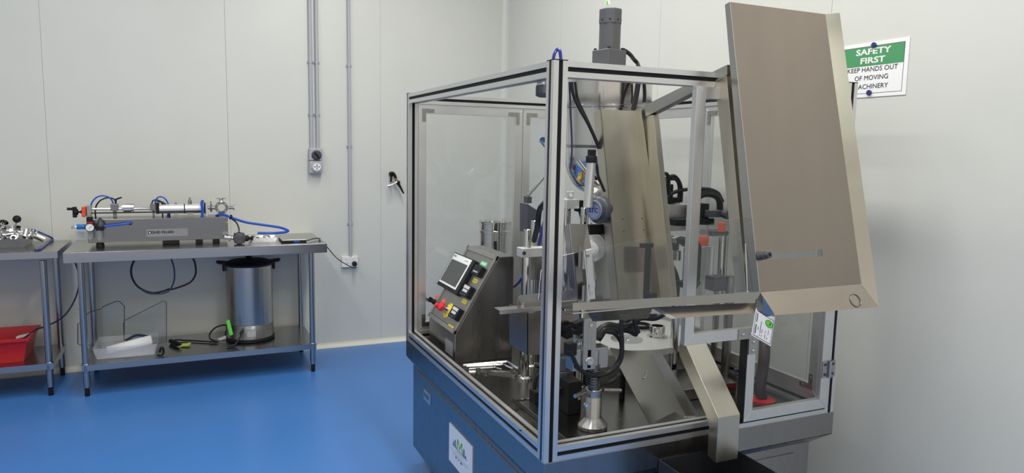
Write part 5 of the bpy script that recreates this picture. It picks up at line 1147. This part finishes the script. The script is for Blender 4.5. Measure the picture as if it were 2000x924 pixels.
# ---------------- calibration tag hanging below the magazine
q = [at(1477, 601, y=-.275), at(1479.5, 608, y=-.275), at(1496, 618, y=-.275), at(1514, 618.5, y=-.275), at(1505, 676.5, y=-.275), at(1467.5, 654.5, y=-.275)]
t = thing('calibration_card', q[0], 'white certificate card with green oval hanging below the tilted sheet', 'card')
m = MB(); m.prism(q, (0, .0008, 0)); m.build('card', mPAPER, t)
o_ = q[5]; ex = (q[4]-q[5]); ey = (q[3]-q[4])
CD = lambda a, b, off=-.0006: o_+ex*a+ey*b+V(0, off, 0)
m = MB()
def seg(a0, b0, a1, b1, w_=.0007):
    p_, r_2 = CD(a0, b0), CD(a1, b1); d_ = (r_2-p_).normalized(); n_ = d_.cross(V(0, 1, 0))*w_; m.prism([p_-n_, r_2-n_, r_2+n_, p_+n_], (0, .0003, 0))
for a0, b0, a1, b1 in ((.07, .05, .96, .05), (.96, .05, .96, .84), (.96, .84, .38, .84), (.07, .05, .07, .80)): seg(a0, b0, a1, b1)
for a0, b0, b1, w_ in ((.15, .12, .42, .0018), (.15, .5, .78, .0016), (.27, .28, .38, .001), (.38, .13, .18, .0009), (.38, .22, .60, .0009), (.47, .13, .18, .0009), (.47, .24, .36, .0009), (.64, .13, .26, .0009), (.64, .3, .38, .0007), (.74, .13, .2, .0009), (.78, .3, .46, .0006), (.29, .07, .09, .001)):
    seg(a0, b0, a0, b1, w_)
m.build('print', mat('card_ink', lin(58, 60, 84), .6), t)
m = MB(); c = CD(.76, .66)
m.prism([c+(ex*.19*math.cos(k*PI/12)+ey*.11*math.sin(k*PI/12)) for k in range(24)], (0, .0003, 0)); go = m.build('green_oval', mLIME, t)
m = MB()
ring = [c+V(0, -.0004, 0)+(ex*.19*math.cos(k*PI/12)+ey*.11*math.sin(k*PI/12)) for k in range(24)]
m.tube(ring, .0006, 5, True); p_, r_2 = c+ex*.04-ey*.05+V(0, -.0005, 0), c+ex*.04+ey*.05+V(0, -.0005, 0); n_ = (r_2-p_).normalized().cross(V(0, 1, 0))*.0018; m.prism([p_-n_, r_2-n_, r_2+n_, p_+n_], (0, .0003, 0)); m.build('oval_print', mINK, go)

# ---------------- loose tools on the work plate
def hexkey(p, q, bend, r, label):
    m = MB(); p, q = V(p), V(q); m.tube(spline([p, p+(q-p)*.5, p+(q-p)*.9, q, q+V(bend)*.35, q+V(bend)], 6), r, 6)
    return tag(m.build('hex_key', mCHROME), label, 'hex key', 'hex keys on the work plate')
zt2 = ZP+.006
hexkey(at(905, 713, z=zt2), at(990, 706.5, z=zt2+.02), (.035, -.045, -.018), .0055, 'largest bent hex key lying behind the others on the work plate')
hexkey(at(912, 715, z=zt2), at(982, 711, z=zt2+.012), (.03, -.04, -.01), .0042, 'middle sized bent hex key lying just in front of the largest')
hexkey(at(916, 719.5, z=zt2-.001), at(966, 717, z=zt2+.001), (.02, -.03, -.002), .0034, 'smallest bent hex key at the front of the three')
def spanner(p, q, s, label):
    p, q = V(p), V(q); d = (q-p).normalized(); n = V(0, 0, 1).cross(d).normalized(); m = MB()
    m.obox((p+q)/2, d*((q-p).length/2-.008), n*.0045*s, V(0, 0, .0022))
    pts = [p+d*(.012*s*math.cos(t))*1.1+n*.012*s*math.sin(t) for t in [PI*.86+k*(2*PI*.86*-1)/14*1.0 for k in range(15)]]
    inner = [p+d*(.0062*s*math.cos(t))-d*.003+n*.0062*s*math.sin(t) for t in [PI*.8-k*(2*PI*.8)/14 for k in range(15)]]
    for i in range(14): m.prism([pts[i], pts[i+1], inner[i+1], inner[i]], V(0, 0, .0046))
    m.lathe(q-V(0, 0, .0028), (0, 0, 1), [(.006*s, 0), (.0105*s, 0), (.0105*s, .006), (.006*s, .006), (.006*s, 0)], 20, False)
    return tag(m.build('spanner', mCHROME), label, 'spanner', 'spanners on the work plate')
spanner(at(934, 722.5, z=ZP+.0032), at(1000, 727, z=ZP+.0032), 1.0, 'rear chrome combination spanner in front of the hex keys')
spanner(at(950, 727.5, z=ZP+.0032), at(1004, 733, z=ZP+.0032), .95, 'front chrome combination spanner closest to the left beam')
# round lidded pot on the floor behind
PR = at(978, 470, y=2.1)
rp = .1
pt = thing('lidded_pot', (PR.x, 2.1, 0), 'polished clip lid drum standing behind the machine beyond its rear doors', 'pot')
ztp = at(968, 436, y=2.1-rp).z
rp = (at(1000, 460, y=2.1).x-at(938, 460, y=2.1).x)/2; cxp = (at(1000, 460, y=2.1).x+at(938, 460, y=2.1).x)/2
m = MB(); m.lathe((cxp, 2.1, 0), (0, 0, 1), [(rp*.96, 0), (rp*.96, ztp-.07), (rp, ztp-.068), (rp, ztp-.05), (rp*.97, ztp-.048), (rp*.97, ztp-.012), (rp*1.02, ztp-.01), (rp*1.02, ztp)], 44, True); m.build('pot_body', mCHROME, pt)
m = MB(); m.lathe((cxp, 2.1, ztp), (0, 0, 1), [(rp*1.0, .001), (rp*.97, .012), (rp*.5, .016), (0, .016)], 44); m.build('lid', mCHROME, pt)
p = at(968, 462, y=2.1-rp); m = MB(); m.obox((p.x, 2.1-rp*1.01, p.z), (.014, 0, 0), (0, .006, 0), (0, 0, .028)); m.build('clip', mCHROME, pt, .002)
